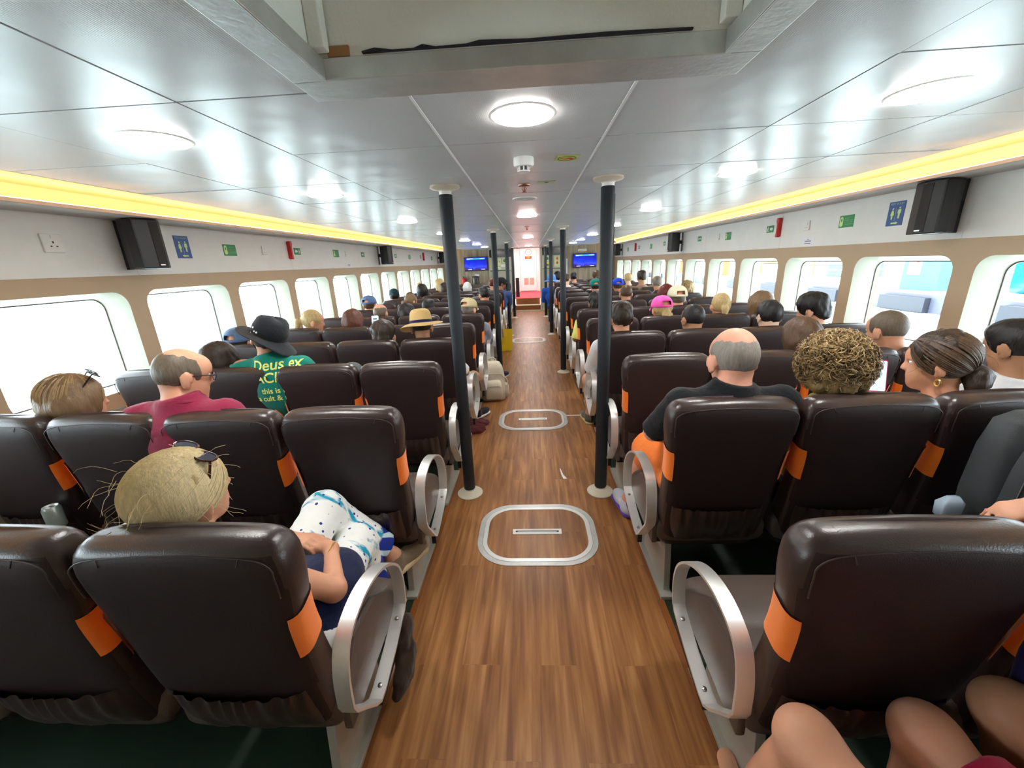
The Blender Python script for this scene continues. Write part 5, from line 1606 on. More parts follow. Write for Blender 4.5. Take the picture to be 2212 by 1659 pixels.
# ------------------------------------------------------------------ passengers
def slerp_strands(m, n, rnd, knot, c=(0, -.017, .030), r=(.0985, .1145, .1085), rad=.0022, tail=None, spread=.9, cond=None, amp=.008):
    kd = Vector([(knot[i] - c[i]) / r[i] for i in range(3)]).normalized()
    for i in range(n):
        while True:
            v = Vector((rnd.gauss(0, 1), rnd.gauss(0, 1), rnd.gauss(0, 1))).normalized()
            if v.y > .62 and v.z < .35: continue
            if v.z < -.35: continue
            if v.angle(kd) > 1.25: break
        P = []; ang = v.angle(kd); lift = rnd.uniform(.995, 1.02); wob = rnd.uniform(-amp, amp)
        ax = v.cross(kd).normalized()
        for k in range(13):
            q = k / 12
            d = (v * math.sin((1 - q) * ang) + kd * math.sin(q * ang)) / math.sin(ang)
            d = d + ax * wob * math.sin(PI * q)
            l = 1 + (lift - 1) * math.sin(PI * min(1, q * 1.1))
            P.append((c[0] + d.x * r[0] * l, c[1] + d.y * r[1] * l, c[2] + d.z * r[2] * l))
        m.tube(P, [rad * (.6 + .6 * math.sin(PI * min(1, .1 + q / 12))) for q in range(13)], 4)

def add_strands(t, H, Rh, org, knot, n, seed, light, fly=0, rad=.0022):
    rnd = random.Random(seed); ho = [c for c in t.children if c.name.startswith('hair')][0]
    m = MB(); slerp_strands(m, n, rnd, knot, rad=rad)
    for i in range(fly):
        a = rnd.uniform(0, 2 * PI); z = rnd.uniform(-.02, .12)
        p0 = Vector((.088 * math.cos(a), -.012 + .105 * math.sin(a) if math.sin(a) < .4 else .03, z))
        P = [p0]; d = Vector((math.cos(a), math.sin(a), rnd.uniform(-.5, .8))).normalized()
        for k in range(7):
            d = (d + Vector((rnd.uniform(-.4, .4), rnd.uniform(-.4, .4), rnd.uniform(-.5, .2)))).normalized(); P.append(P[-1] + d * .012)
        m.tube(P, .00042, 3)
    to_head(m, H, Rh, org)
    m.obj('hair_strands', light, ho, smooth=True)

def pattern_fabric():
    m, nt, b = nodes('blue_feather_print_fabric')
    N = nt.nodes.new; L = nt.links.new
    tc = N('ShaderNodeTexCoord')
    def mix(fac, a, bb):
        x = N('ShaderNodeMix'); x.data_type = 'RGBA'
        L(fac, x.inputs['Factor'])
        if isinstance(a, tuple): x.inputs['A'].default_value = a
        else: L(a, x.inputs['A'])
        if isinstance(bb, tuple): x.inputs['B'].default_value = bb
        else: L(bb, x.inputs['B'])
        return x.outputs['Result']
    def step(src, lo, hi, inv=False):
        r = N('ShaderNodeMapRange'); r.inputs['From Min'].default_value = lo; r.inputs['From Max'].default_value = hi
        if inv: r.inputs['To Min'].default_value = 1; r.inputs['To Max'].default_value = 0
        L(src, r.inputs['Value']); return r.outputs[0]
    mp = N('ShaderNodeMapping'); mp.inputs['Rotation'].default_value = (0.3, 0.5, 0.9); mp.inputs['Scale'].default_value = (3.4, 11, 6)
    L(tc.outputs['Object'], mp.inputs[0])
    n1 = N('ShaderNodeTexNoise'); n1.inputs['Scale'].default_value = 1.0; n1.inputs['Detail'].default_value = 6; n1.inputs['Distortion'].default_value = 1.2
    L(mp.outputs[0], n1.inputs['Vector'])
    c = mix(step(n1.outputs[0], .54, .60), (0.85, 0.87, 0.84, 1), (0.0, 0.32, 0.50, 1))
    v = N('ShaderNodeTexVoronoi'); v.inputs['Scale'].default_value = 30; L(tc.outputs['Object'], v.inputs['Vector'])
    c = mix(step(v.outputs['Distance'], .16, .20, True), c, (0.01, 0.02, 0.22, 1))
    n2 = N('ShaderNodeTexNoise'); n2.inputs['Scale'].default_value = 5.5; n2.inputs['Detail'].default_value = 1; L(tc.outputs['Object'], n2.inputs['Vector'])
    w = N('ShaderNodeTexWave'); w.wave_type = 'RINGS'; w.inputs['Scale'].default_value = 5; w.inputs['Distortion'].default_value = 5; w.inputs['Detail'].default_value = 1; L(tc.outputs['Object'], w.inputs['Vector'])
    c2 = mix(step(w.outputs[0], .80, .88), (0.0, 0.02, 0.26, 1), (0.55, 0.72, 0.78, 1))
    sp = N('ShaderNodeSeparateXYZ'); L(tc.outputs['Object'], sp.inputs[0])
    # the navy paisley hem lies round the crossed shin: low and towards the toe
    ma = N('ShaderNodeMath'); ma.operation = 'MULTIPLY_ADD'; ma.inputs[1].default_value = -1.0; L(sp.outputs[2], ma.inputs[0]); L(sp.outputs[1], ma.inputs[2])
    mb_ = N('ShaderNodeMath'); mb_.operation = 'MULTIPLY_ADD'; mb_.inputs[1].default_value = .22; L(n2.outputs[0], mb_.inputs[0]); L(ma.outputs[0], mb_.inputs[2])
    c = mix(step(mb_.outputs[0], .10, .115), c, c2)
    L(c, b.inputs['Base Color']); b.inputs['Roughness'].default_value = .75
    return m

# hero: woman reclining in the near left aisle seat
H0 = A3(-.945, .910, 1.035)
def hero_extra(t, hp, Rh, org):
    add_strands(t, H0, Rh, org, (-.015, -.125, -.045), 1100, 3, hairmat('hero_light', (0.72, 0.58, 0.33), .35), fly=50, rad=.0024)
    m = MB()
    for k in range(3): m.tube([(.026 * math.cos(a) - .008, -.104 - .006 * k, -.042 + .026 * math.sin(a)) for a in np.linspace(0, 2 * PI, 15)[:-1]], .006, 6, closed=True)
    to_head(m, H0, Rh, org); m.obj('hair_tie', M_black, t, smooth=True)
    rnd = random.Random(8); m = MB()
    for i in range(130):
        p = Vector((-.01 + rnd.uniform(-.015, .015), -.14, -.048 + rnd.uniform(-.015, .015))); d = Vector((rnd.uniform(-.9, .2), rnd.uniform(-1, -.2), rnd.uniform(-.7, .3))).normalized(); P = [p]
        for k in range(7):
            d = (d + Vector((rnd.uniform(-.25, .25), rnd.uniform(-.2, .35), rnd.uniform(-.35, .25)))).normalized(); P.append(P[-1] + d * .010)
        m.tube(P, [.0012 * (1 - k / 9) for k in range(8)], 4)
    to_head(m, H0, Rh, org); m.obj('hair_knot', hairmat('hero_light', (0, 0, 0)), t, smooth=True)
    glasses(t, hp, org, dz=.103, dy=-.045, tilt=1.25, col=(0.05, 0.008, 0.004), dark=True, name='sunglasses', big=1.2)
    # ring and bracelet
    m = MB(); c = A3(-.704, 1.118, .667) - org
    m.tube([tuple(c + A3(.004 * math.sin(a), .034 * math.cos(a), .026 * math.sin(a))) for a in np.linspace(0, 2 * PI, 25)[:-1]], .0022, 5, closed=True); m.obj('bracelet', mat('gold', (0.75, 0.48, 0.14), rough=.3, metal=.9), t, smooth=True)
M_print = pattern_fabric()
person(-.80, 0, H0, 'blonde woman in blue patterned trousers in the near left aisle seat, sunglasses on head', yaw=24, pitch=4, roll=13, sex='f',
       shirt=(0.008, 0.014, 0.055), sleeve='none', legs='crop', legmat=M_print, hair='knot', hc='blonde', skin='fair', h=.0065, face=True,
       arms={1: ((-.625, .965, .655), (-.715, 1.135, .665)), -1: ((-1.055, 1.02, .67), (-.875, 1.15, .70))},
       hands={1: dict(f=(-.85, .25, .10), p=(.1, -.1, -1), curl=28, side=-1), -1: dict(f=(.92, -.12, -.05), p=(-.05, 0, -1), curl=38, side=1)},
       legpose={-1: ((-.875, 1.395, .640), (-.675, 1.53, .30), (-.585, 1.70, .235)), 1: ((-.745, 1.36, .505), (-.72, 1.42, .09), (-.70, 1.56, .03))},
       extras=hero_extra, shoes='loafer', shirt_extra=[ell((-.715, 1.04, .575), (.115, .17, .085)), ell((-.80, 1.00, .60), (.15, .13, .085))])

# ---- near and middle rows, people with their own pose
def text_on(t, body, size, mt, name, org, c, mesh_name='shirt', z=0, tilt=0.0):
    """lettering printed on the back of a shirt"""
    from mathutils.bvhtree import BVHTree
    sh = [o for o in t.children if o.name.startswith(mesh_name)][0]
    bv = BVHTree.FromPolygons([v.co.copy() for v in sh.data.vertices], [tuple(p.vertices) for p in sh.data.polygons])
    o = text_obj(name, body, size, mt, sh, (0, 0, 0), (0, 0, 0), extrude=0.0, bold=size * .016)
    bm = bmesh.new(); bm.from_mesh(o.data); bmesh.ops.triangulate(bm, faces=bm.faces)
    for _ in range(2):
        es = [e for e in bm.edges if e.calc_length() > .012]
        if es: bmesh.ops.subdivide_edges(bm, edges=es, cuts=1)
        bmesh.ops.triangulate(bm, faces=bm.faces)
    ct, st_ = math.cos(tilt), math.sin(tilt)
    for v in bm.verts:
        x = c[0] - org[0] + v.co.x * ct - v.co.y * st_; zz = c[2] - org[2] + v.co.y * ct + v.co.x * st_
        hit = bv.ray_cast(Vector((x, -1.0, zz)), Vector((0, 1, 0)))
        y = hit[0].y - .0025 if hit[0] is not None else c[1] - org[1]
        v.co = Vector((x, y, zz))
    bm.to_mesh(o.data); bm.free()
    return o

def phone_obj(loc, rz, rx, label, col=(0.6, 0.02, 0.12)):
    t = thing('mobile_phone', loc, label, 'phone'); t.rotation_euler = (rx, 0, rz)
    m = MB(); m.prism(rrect(0, 0, .037, .076, .009), 1, 0, .009); m.obj('case', mat('phone_case_%.2f' % col[0], col, rough=.4), t, bevel=.0015)
    m = MB(); m.prism(rrect(0, 0, .033, .071, .006), 1, -.0008, .0002); sc = m.obj('screen', emis('phone_screen', (0.42, 0.55, 0.75), .7, (0.05, 0.05, 0.08)), t)
    m = MB(); m.bb(-.02, .02, -.0016, -.0008, .03, .05); m.bb(-.025, .01, -.0016, -.0008, -.01, .02); m.obj('screen_picture', emis('phone_pic', (0.15, 0.18, 0.2), .6, (0, 0, 0)), sc)
    return t

person(-2.40, 1, (-2.17, 1.70, 1.055), 'woman with shoulder-length light brown hair and sunglasses on her head, near left window', yaw=38, pitch=-4, sex='f', shirt=(0.02, 0.02, 0.03), hair='bob', hc='lightbrown', skin='fair', h=.010, face=True,
       extras=lambda t, hp, Rh, org: (add_strands(t, A3(-2.17, 1.70, 1.055), Rh, org, (0, -.06, -.16), 200, 21, hairmat('lightbrown_strand', (0.36, 0.24, 0.12)), rad=.003), glasses(t, hp, org, dz=.115, dy=-.02, tilt=.9, dark=True, name='sunglasses', big=1.25)))
def polo(t, hp, Rh, org):
    glasses(t, hp, org, col=(0.03, 0.02, 0.03), lens=(0.55, 0.6, 0.7))
    b = A3(-1.565, 1.617, 1.052); m = MB()
    for k, (r, z, mt_) in enumerate(((.079, .012, 0), (.081, -.002, 0), (.083, -.012, 1))):
        m.tube([tuple(b + A3(r * math.cos(a), .004 + r * .92 * math.sin(a), z + .020 * math.sin(a + PI)) - org) for a in np.linspace(0, 2 * PI, 25)[:-1]], .009 if mt_ == 0 else .0022, 6, m=mt_, closed=True)
    m.obj('collar', [clothmat('maroon_polo', (0.28, 0.02, 0.06)), M_white], t, smooth=True)
person(-1.60, 1, (-1.565, 1.665, 1.178), 'balding man with glasses in a maroon polo shirt, second row on the left', yaw=38, pitch=-14, shirt=(0.28, 0.02, 0.06), shirtmat=clothmat('maroon_polo', (0.28, 0.02, 0.06)), sleeve='half', hair='fringe', hc='greybrown', skin='fair', h=.010, face=True, extras=polo, hs=1.03, bulk=1.12, drop=.13)
person(-2.30, 2, (-2.06, 2.49, 1.055), 'child with a dark brown bob leaning on the man in the green shirt', yaw=20, roll=6, sex='f', shirt=(0.35, 0.2, 0.2), hair='bob', hc='darkbrown', h=.012)
tb = person(-1.62, 2, (-1.69, 2.47, 1.195), 'man in a black bucket hat and a green T-shirt with yellow lettering', yaw=-24, pitch=4, roll=15, shirt=(0.004, 0.20, 0.15), shirtmat=clothmat('green_tee', (0.004, 0.20, 0.15)), sleeve='half', hair='short', hc='darkbrown', skin='fair', h=.010, hs=1.03, bulk=1.12, drop=.13,
       hat=('bucket', (0.010, 0.013, 0.017), .030, -.012, 11, 'eyelets'), legcol=(0.10, 0.12, 0.12),
       arms={1: ((-1.38, 2.60, .76), (-1.50, 2.80, .66)), -1: ((-1.93, 2.60, .76), (-1.80, 2.82, .66))},
       legpose={1: ((-1.27, 2.68, .89), (-1.42, 2.90, .55), (-1.52, 2.96, .52)), -1: ((-1.9, 2.97, .51), (-1.9, 2.93, .09), (-1.9, 3.05, .03))})
og = tb.location
M_lime = mat('print_lime', (0.75, 0.85, 0.22), rough=.7)
text_on(tb, 'Deus ex', .088, M_lime, 'lettering', og, (-1.585, 2.3, 1.052), tilt=.05)
text_on(tb, 'MACHINA', .085, M_lime, 'lettering', og, (-1.585, 2.3, .975), tilt=.03)
text_on(tb, 'this is not', .05, M_lime, 'lettering', og, (-1.585, 2.3, .895), tilt=.03)
text_on(tb, 'a cult & more', .05, M_lime, 'lettering', og, (-1.585, 2.3, .845), tilt=.03)

# right block, near
def phonehands(t, hp, Rh, org): pass
person(.84, 1, (.868, 1.70, 1.168), 'bald man with cropped grey hair in a black T-shirt and orange shorts', yaw=-4, pitch=-10, shirt=(0.006, 0.007, 0.010), sleeve='half', legs='longshort', legcol=(0.90, 0.22, 0.04), hair='stubble', hc='grey', skin='pink', h=.0085, hs=1.12, bulk=1.18, drop=.125,
       arms={-1: ((.575, 1.77, .80), (.72, 1.98, .66))},
       legpose={-1: ((.655, 2.12, .555), (.60, 2.255, .11), (.575, 2.42, .035)), 1: ((.98, 2.15, .515), (.99, 2.12, .09), (.99, 2.26, .03))}, shoes='purple')
person(1.31, 1, (1.290, 1.70, 1.125), 'person with big curly blonde hair in a yellow T-shirt', yaw=12, pitch=-6, sex='f', shirt=(0.78, 0.66, 0.13), sleeve='short', hair='curly', hc='curlblonde', skin='fair', h=.010, curls=2100, drop=.165,
       arms={1: ((1.55, 1.76, .84), (1.553, 1.86, .955)), -1: ((1.09, 1.80, .72), (1.25, 2.0, .70))}, hands={1: dict(f=(.10, .3, .9), p=(.9, .3, .1), curl=50, side=1)})
phone_obj((1.635, 1.875, 1.015), -.35, -.30, 'smartphone in a pink case held up beside the curly blonde hair')
def earring(t, hp, Rh, org):
    m = MB(); c = hp(-.088, -.002, -.066) - org
    m.tube([tuple(c + A3(.0, .012 * math.cos(a), .014 * math.sin(a) - .008)) for a in np.linspace(0, 2 * PI, 17)[:-1]], .0035, 6, closed=True); m.obj('earring', mat('gold', (0, 0, 0)), t, smooth=True)
    add_strands(t, A3(1.775, 1.765, 1.105), Rh, org, (0, -.125, -.055), 220, 31, hairmat('darkbrown_strand', (0.10, 0.06, 0.035)), fly=30, rad=.0028)
person(1.84, 1, (1.775, 1.765, 1.105), 'woman with dark hair in a loose low bun and a gold earring', yaw=-52, pitch=-6, roll=2, sex='f', shirt=(0.62, 0.56, 0.52), hair='bun', hc='darkbrown', skin='fair', h=.0085, face=True, extras=earring,
       arms={-1: ((1.60, 1.83, .80), (1.672, 1.905, .945)), 1: ((2.08, 1.85, .70), (1.95, 2.05, .68))}, hands={-1: dict(f=(-.45, .15, .75), p=(-.8, .2, -.1), curl=50, side=-1)})
person(2.39, 1, (2.275, 1.93, 1.125), 'black-haired man in a white shirt beside the nearest window on the right', yaw=-14, pitch=-14, shirt=(0.75, 0.78, 0.82), hair='short', hc='black', skin='tan', h=.010, face=True, body_dx=-.08)
person(2.33, 2, (2.165, 2.50, 1.11), 'man with a buzz cut in a grey T-shirt, third row on the right', yaw=-16, pitch=-8, shirt=(0.09, 0.10, 0.12), hair='buzz', hc='greybrown', skin='fair', h=.011, face=True)
person(1.82, 2, (1.66, 2.49, 1.075), 'person with long straight brown hair, third row on the right', yaw=-4, sex='f', shirt=(0.05, 0.04, 0.04), hair='long', hc='brown', h=.011)
R3 = [
 (2.36, 3, (2.25, 3.30, 1.135), 'teenager with thick wavy black hair looking sideways, fourth row on the right', dict(yaw=-40, pitch=-12, hair='messy', hc='black', shirt=(0.10, 0.11, 0.12), skin='fair', h=.012, face=True)),
 (1.90, 3, (1.925, 3.30, 1.10), 'man with straight black hair and visible ears, fourth row on the right', dict(yaw=3, pitch=-8, hair='short', hc='black', shirt=(0.03, 0.03, 0.035), skin='pale', h=.012)),
 (1.33, 3, (1.32, 3.30, 1.10), 'man with faded short black hair, second seat from the aisle, fourth row on the right', dict(yaw=-12, pitch=-4, hair='buzz', hc='black', shirt=(0.02, 0.02, 0.02), skin='tan', h=.012)),
 (2.38, 4, (2.28, 4.10, 1.10), 'person with light brown hair beside a window, fifth row on the right', dict(yaw=-25, sex='f', hair='bob', hc='lightbrown', shirt=(0.02, 0.02, 0.02), h=.014)),
 (1.88, 4, (1.90, 4.10, 1.10), 'woman with a blonde ponytail, fifth row on the right', dict(yaw=6, pitch=4, sex='f', hair='pony', hc='blonde', shirt=(0.6, 0.5, 0.5), h=.013)),
 (1.34, 4, (1.32, 4.10, 1.085), 'woman in a bright pink cap with a blonde bun', dict(yaw=-10, pitch=-4, sex='f', hair='bun', hc='blonde', shirt=(0.5, 0.4, 0.4), sleeve='none', skin='fair', h=.013, hat=('cap', (0.90, 0.10, 0.42)))),
 (1.80, 5, (1.75, 4.90, 1.11), 'man in a pale beige cap with a red sunburnt neck', dict(hair='stubble', hc='greybrown', shirt=(0.35, 0.35, 0.4), skin='pink', h=.013, hs=1.1, bulk=1.1, hat=('cap', (0.70, 0.66, 0.48)))),
 (1.36, 6, (1.335, 5.70, 1.12), 'man with short brown hair and a navy collar, seventh row on the right', dict(hair='buzz', hc='brown', shirt=(0.01, 0.012, 0.03), skin='fair', h=.014, bulk=1.15)),
 (1.92, 6, (1.88, 5.70, 1.10), 'person with dark red hair behind the pale beige cap', dict(sex='f', hair='bob', hc='red', shirt=(0.1, 0.05, 0.05), h=.016)),
 (2.42, 7, (2.47, 6.52, 1.11), 'person with curly fair brown hair by a window far up on the right', dict(sex='f', hair='curly', hc='curlblonde', shirt=(0.3, 0.3, 0.3), h=.016, hs=.8)),
 (2.30, 8, (2.25, 7.32, 1.14), 'grey-haired person with a light blue collar far up on the right', dict(hair='short', hc='grey', shirt=(0.25, 0.35, 0.6), h=.018, hs=.95)),
 (2.20, 9, (2.19, 8.13, 1.21), 'person with tall dark curly hair against the windows on the right', dict(hair='tall', hc='darkbrown', shirt=(0.3, 0.2, 0.15), skin='tan', h=.018)),
 (2.15, 10, (2.12, 8.93, 1.16), 'blond child against the windows far up on the right', dict(sex='f', hair='short', hc='blonde', shirt=(0.6, 0.6, 0.6), skin='pale', h=.02, hs=.9)),
 (1.80, 8, (1.56, 7.32, 1.125), 'person in a bright blue cap just beyond the first right pole', dict(hair='short', hc='brown', shirt=(0.03, 0.03, 0.05), h=.018, hat=('cap', (0.01, 0.07, 0.75)))),
 (1.34, 8, (1.17, 7.32, 1.13), 'person in a teal green cap far up on the right', dict(hair='short', hc='darkbrown', shirt=(0.1, 0.1, 0.1), h=.018, hat=('cap', (0.005, 0.26, 0.20)))),
 (1.62, 11, (1.57, 9.75, 1.21), 'person with hair pinned up by a pale clip far up on the right', dict(sex='f', hair='bun', hc='brown', shirt=(0.4, 0.3, 0.3), h=.02)),
 (0.81, 10, (0.80, 8.95, 1.20), 'brown-haired person in the far aisle area beside the second right pole', dict(yaw=30, hair='short', hc='brown', shirt=(0.7, 0.7, 0.72), skin='pale', h=.018)),
 (0.76, 12, (0.72, 10.55, 1.20), 'person with black hair beyond the light blue hat', dict(hair='messy', hc='black', shirt=(0.05, 0.05, 0.08), h=.02)),
 (1.2, 12, (1.13, 10.56, 1.17), 'person with flat dark hair low in the far rows on the right', dict(hair='short', hc='black', shirt=(0.05, 0.05, 0.05), h=.02)),
 (0.62, 11, (0.52, 9.75, 1.15), 'person in a light blue bucket hat and blue shirt far up beside the aisle', dict(hair='short', hc='brown', shirt=(0.02, 0.10, 0.55), sleeve='long', h=.018, hat=('bucket', (0.12, 0.30, 0.75), 0.0, 0.0, ''), body_dx=-.05)),
]
L3 = [
 (-2.42, 3, (-2.52, 3.30, 1.03), 'person in a slate blue cap half hidden behind the black bucket hat', dict(hair='short', hc='darkbrown', shirt=(0.4, 0.4, 0.45), h=.014, hat=('cap', (0.10, 0.16, 0.28)))),
 (-2.36, 4, (-2.28, 4.10, 1.09), 'woman with a blonde ponytail and a red top looking sideways on the left', dict(yaw=62, pitch=-8, sex='f', hair='pony', hc='blonde', shirt=(0.75, 0.02, 0.03), skin='fair', h=.011, face=True)),
 (-1.90, 4, (-1.85, 4.10, 1.07), 'woman with long auburn hair holding a phone, fifth row on the left', dict(yaw=5, sex='f', hair='long', hc='auburn', shirt=(0.4, 0.42, 0.5), h=.012)),
 (-1.30, 3, (-1.24, 3.29, 1.045), 'woman with short curly greying dark hair, fourth row on the left', dict(yaw=-6, sex='f', hair='messy', hc='darkbrown', shirt=(0.3, 0.15, 0.15), h=.012)),
 (-1.88, 5, (-1.85, 4.90, 1.065), 'bald man seen from behind, sixth row on the left', dict(yaw=8, hair='stubble', hc='greybrown', shirt=(0.05, 0.05, 0.06), skin='pink', h=.013)),
 (-2.36, 6, (-2.30, 5.70, 1.10), 'person in a faded blue cap by the windows on the left', dict(yaw=5, hair='short', hc='brown', shirt=(0.5, 0.5, 0.5), skin='fair', h=.013, hat=('cap', (0.11, 0.18, 0.36)))),
 (-1.50, 5, (-1.52, 4.90, 1.04), 'woman with long black hair beyond the straw hat', dict(sex='f', hair='long', hc='black', shirt=(0.03, 0.03, 0.03), h=.013)),
 (-1.40, 6, (-1.44, 5.70, 1.03), 'person with black hair partly hidden by the straw hat', dict(yaw=20, hair='short', hc='black', shirt=(0.03, 0.03, 0.03), skin='tan', h=.015)),
 (-1.92, 7, (-1.93, 6.51, 1.06), 'woman with a fair ponytail tied with a pale scrunchie', dict(yaw=40, sex='f', hair='pony', hc='lightbrown', shirt=(0.4, 0.4, 0.4), h=.014, face=False)),
 (-2.42, 8, (-2.47, 7.32, 1.10), 'person in a dark teal beanie by the windows on the left', dict(hair='short', hc='black', shirt=(0.2, 0.2, 0.25), skin='brown', h=.016, hat=('beanie', (0.008, 0.035, 0.045)))),
 (-2.10, 9, (-2.16, 8.12, 1.14), 'person with straight dark hair far up on the left', dict(sex='f', hair='bob', hc='black', shirt=(0.1, 0.1, 0.1), h=.018)),
 (-2.2, 8, (-2.18, 7.32, 1.03), 'person with dark hair low behind the fair ponytail', dict(hair='short', hc='black', shirt=(0.1, 0.1, 0.1), h=.02)),
 (-2.15, 11, (-2.15, 9.75, 1.17), 'blonde person turned sideways far up on the left', dict(yaw=60, sex='f', hair='bob', hc='blonde', shirt=(0.3, 0.3, 0.3), h=.018)),
 (-2.45, 10, (-2.42, 8.93, 1.12), 'pale blonde head against the far left windows', dict(sex='f', hair='long', hc='paleblonde', shirt=(0.7, 0.7, 0.7), h=.02)),
 (-1.88, 10, (-1.87, 8.93, 1.10), 'person with a round head of brown black hair far up on the left', dict(hair='messy', hc='darkbrown', shirt=(0.1, 0.1, 0.1), skin='tan', h=.02)),
 (-1.40, 10, (-1.37, 8.93, 1.12), 'person with white hair beyond the first left pole', dict(yaw=-20, hair='bob', hc='white', shirt=(0.5, 0.5, 0.5), h=.018, hs=.85)),
 (-1.86, 12, (-1.93, 10.55, 1.19), 'person with black hair behind the first left pole', dict(hair='short', hc='black', shirt=(0.6, 0.5, 0.5), skin='tan', h=.02)),
 (-0.70, 10, (-0.61, 8.93, 1.165), 'person in a black baseball cap looking sideways near the aisle on the left', dict(yaw=75, hair='short', hc='black', shirt=(0.05, 0.09, 0.25), sleeve='half', skin='brown', h=.015, hat=('backcap2', (0.01, 0.01, 0.012)))),
 (-0.86, 10.6, (-0.86, 9.5, 1.14), 'person with dark red hair beside the second left pole', dict(sex='f', hair='short', hc='red', shirt=(0.6, 0.4, 0.4), h=.02)),
]
for x, r, H, lb, kw in R3 + L3:
    if kw.get('hat') and kw['hat'][0] == 'backcap2': kw['hat'] = ('cap', kw['hat'][1])
    person(x, r, H, lb, **kw)
phone_obj((-1.655, 4.19, 1.045), .2, -.3, 'white smartphone held beside the long auburn hair', (0.7, 0.7, 0.72))

# aisle seats whose legs and arms show
def phone_white(t, hp, Rh, org): pass
person(.80, 3, (.745, 3.29, 1.125), 'young man with dark hair in a white T-shirt behind the first right pole', yaw=-6, pitch=2, shirt=(0.74, 0.74, 0.76), sleeve='half', legs='short', legcol=(0.62, 0.60, 0.56), hair='tall', hc='darkbrown', skin='fair', h=.010, body_dx=-.06,
       arms={-1: ((.525, 3.42, .665), (.62, 3.62, .60))},
       legpose={-1: ((.555, 3.745, .475), (.575, 3.80, .10), (.545, 3.97, .035)), 1: ((.88, 3.77, .505), (.88, 3.74, .09), (.88, 3.87, .03))}, shoes='grey')
person(.81, 5, (.80, 4.90, 1.09), 'black-haired person in a pale yellow T-shirt in an aisle seat on the right', shirt=(0.72, 0.72, 0.20), sleeve='half', hair='messy', hc='black', skin='brown', h=.012, body_dx=-.05, arms={-1: ((.555, 4.85, .665), (.66, 5.06, .62))})
person(-.86, 3, (-.91, 3.29, 1.115), 'man in a straw hat with a navy band, fourth row on the left', yaw=-22, pitch=-10, shirt=(0.70, 0.68, 0.66), sleeve='half', legs='short', legcol=(0.55, 0.50, 0.40), hair='buzz', hc='darkbrown', skin='tan', h=.010, hat=('straw',),
       arms={1: ((-.60, 3.42, .68), (-.68, 3.62, .60))},
       legpose={1: ((-.575, 3.755, .53), (-.60, 3.98, .105), (-.515, 4.13, .035)), -1: ((-.95, 3.78, .505), (-.80, 4.00, .10), (-.66, 4.10, .03))}, shoes='black')
person(-.80, 5, (-.745, 4.90, 1.075), 'man in a beige baseball cap and grey shirt in an aisle seat on the left', yaw=25, pitch=-6, shirt=(0.24, 0.26, 0.32), sleeve='long', hair='short', hc='grey', skin='pink', h=.011, hat=('cap', (0.50, 0.42, 0.24)), body_dx=.07,
       arms={1: ((-.535, 5.00, .70), (-.545, 5.22, .60))},
       legpose={1: ((-.66, 5.39, .505), (-.48, 5.50, .10), (-.40, 5.60, .035)), -1: ((-.90, 5.39, .505), (-.90, 5.36, .09), (-.90, 5.49, .03))}, shoes='navy', legcol=(0.01, 0.01, 0.03))
person(-.76, 7, (-.73, 6.51, 1.12), 'man with short black hair and glasses in a white shirt, left aisle seat', yaw=-35, pitch=-4, shirt=(0.72, 0.72, 0.72), sleeve='half', legs='short', legcol=(0.6, 0.42, 0.38), hair='short', hc='black', skin='fair', h=.011, body_dx=.06, face=True,
       arms={1: ((-.52, 6.62, .70), (-.545, 6.86, .66))}, extras=lambda t, hp, Rh, org: glasses(t, hp, org))

# row of the camera: knees and arms at the lower right
person(.80, -1, (.80, .085, 1.17), 'person with bare knees and a magenta skirt seated at the lower right corner', sex='f', shirt=(0.35, 0.01, 0.05), legs='none', hair='long', hc='brown', skin='fair', h=.010, legpose={-1: ((.585, .625, .575), (.575, .76, .10), (.60, .90, .035)), 1: ((.845, .64, .575), (.84, .60, .10), (.85, .74, .03))},
       arms={1: ((1.0, .15, .70), (.90, .33, .66)), -1: ((.58, .15, .70), (.70, .33, .66))},
       extras=lambda t, hp, Rh, org: organic('skirt', [(.03, [cone((.93, .25, .56), (.86, .565, .572), .095, .078, cut=0.0), cone((.72, .2, .56), (.66, .42, .57), .09, .085, cut=0.0)])], clothmat('magenta_skirt', (0.42, 0.008, 0.05)), t, .010, disp=lambda P: .004 * vnoise(P * 40), origin=org))
person(1.25, -1, (1.30, .10, 1.17), 'person with one knee showing and dark clothes at the bottom right edge', sex='f', shirt=(0.05, 0.02, 0.04), legs='none', hair='bob', hc='black', skin='tan', h=.011, legpose={-1: ((1.0, .64, .645), (1.10, .58, .10), (1.12, .72, .03)), 1: ((1.33, .62, .53), (1.33, .58, .10), (1.33, .72, .03))},
       arms={-1: ((1.08, .18, .70), (1.18, .36, .66))},
       extras=lambda t, hp, Rh, org: organic('shorts', [(.03, [cone((1.2, .2, .55), (1.10, .42, .575), .095, .088, cut=0.0), cone((1.35, .2, .55), (1.34, .44, .54), .095, .085, cut=0.0)])], clothmat('plum_shorts', (0.035, 0.006, 0.012)), t, .011, origin=org))
person(1.86, 0, (1.93, 1.00, 1.20), 'person with a bare forearm and a pink wristband at the right edge', sex='f', shirt=(0.05, 0.05, 0.06), sleeve='short', hair='long', hc='darkbrown', skin='fair', h=.010,
       arms={-1: ((1.64, 1.02, .945), (1.425, 1.03, .885))}, hands={-1: dict(f=(-.9, .1, -.35), p=(0, .2, -1), curl=45, side=1)},
       extras=lambda t, hp, Rh, org: MB().tube([tuple(A3(1.48, 1.028 + .037 * math.cos(a), .90 + .037 * math.sin(a)) - org) for a in np.linspace(0, 2 * PI, 21)[:-1]], .006, 6, closed=True).obj('wristband', clothmat('pink_band', (0.75, 0.45, 0.45)), t, smooth=True))
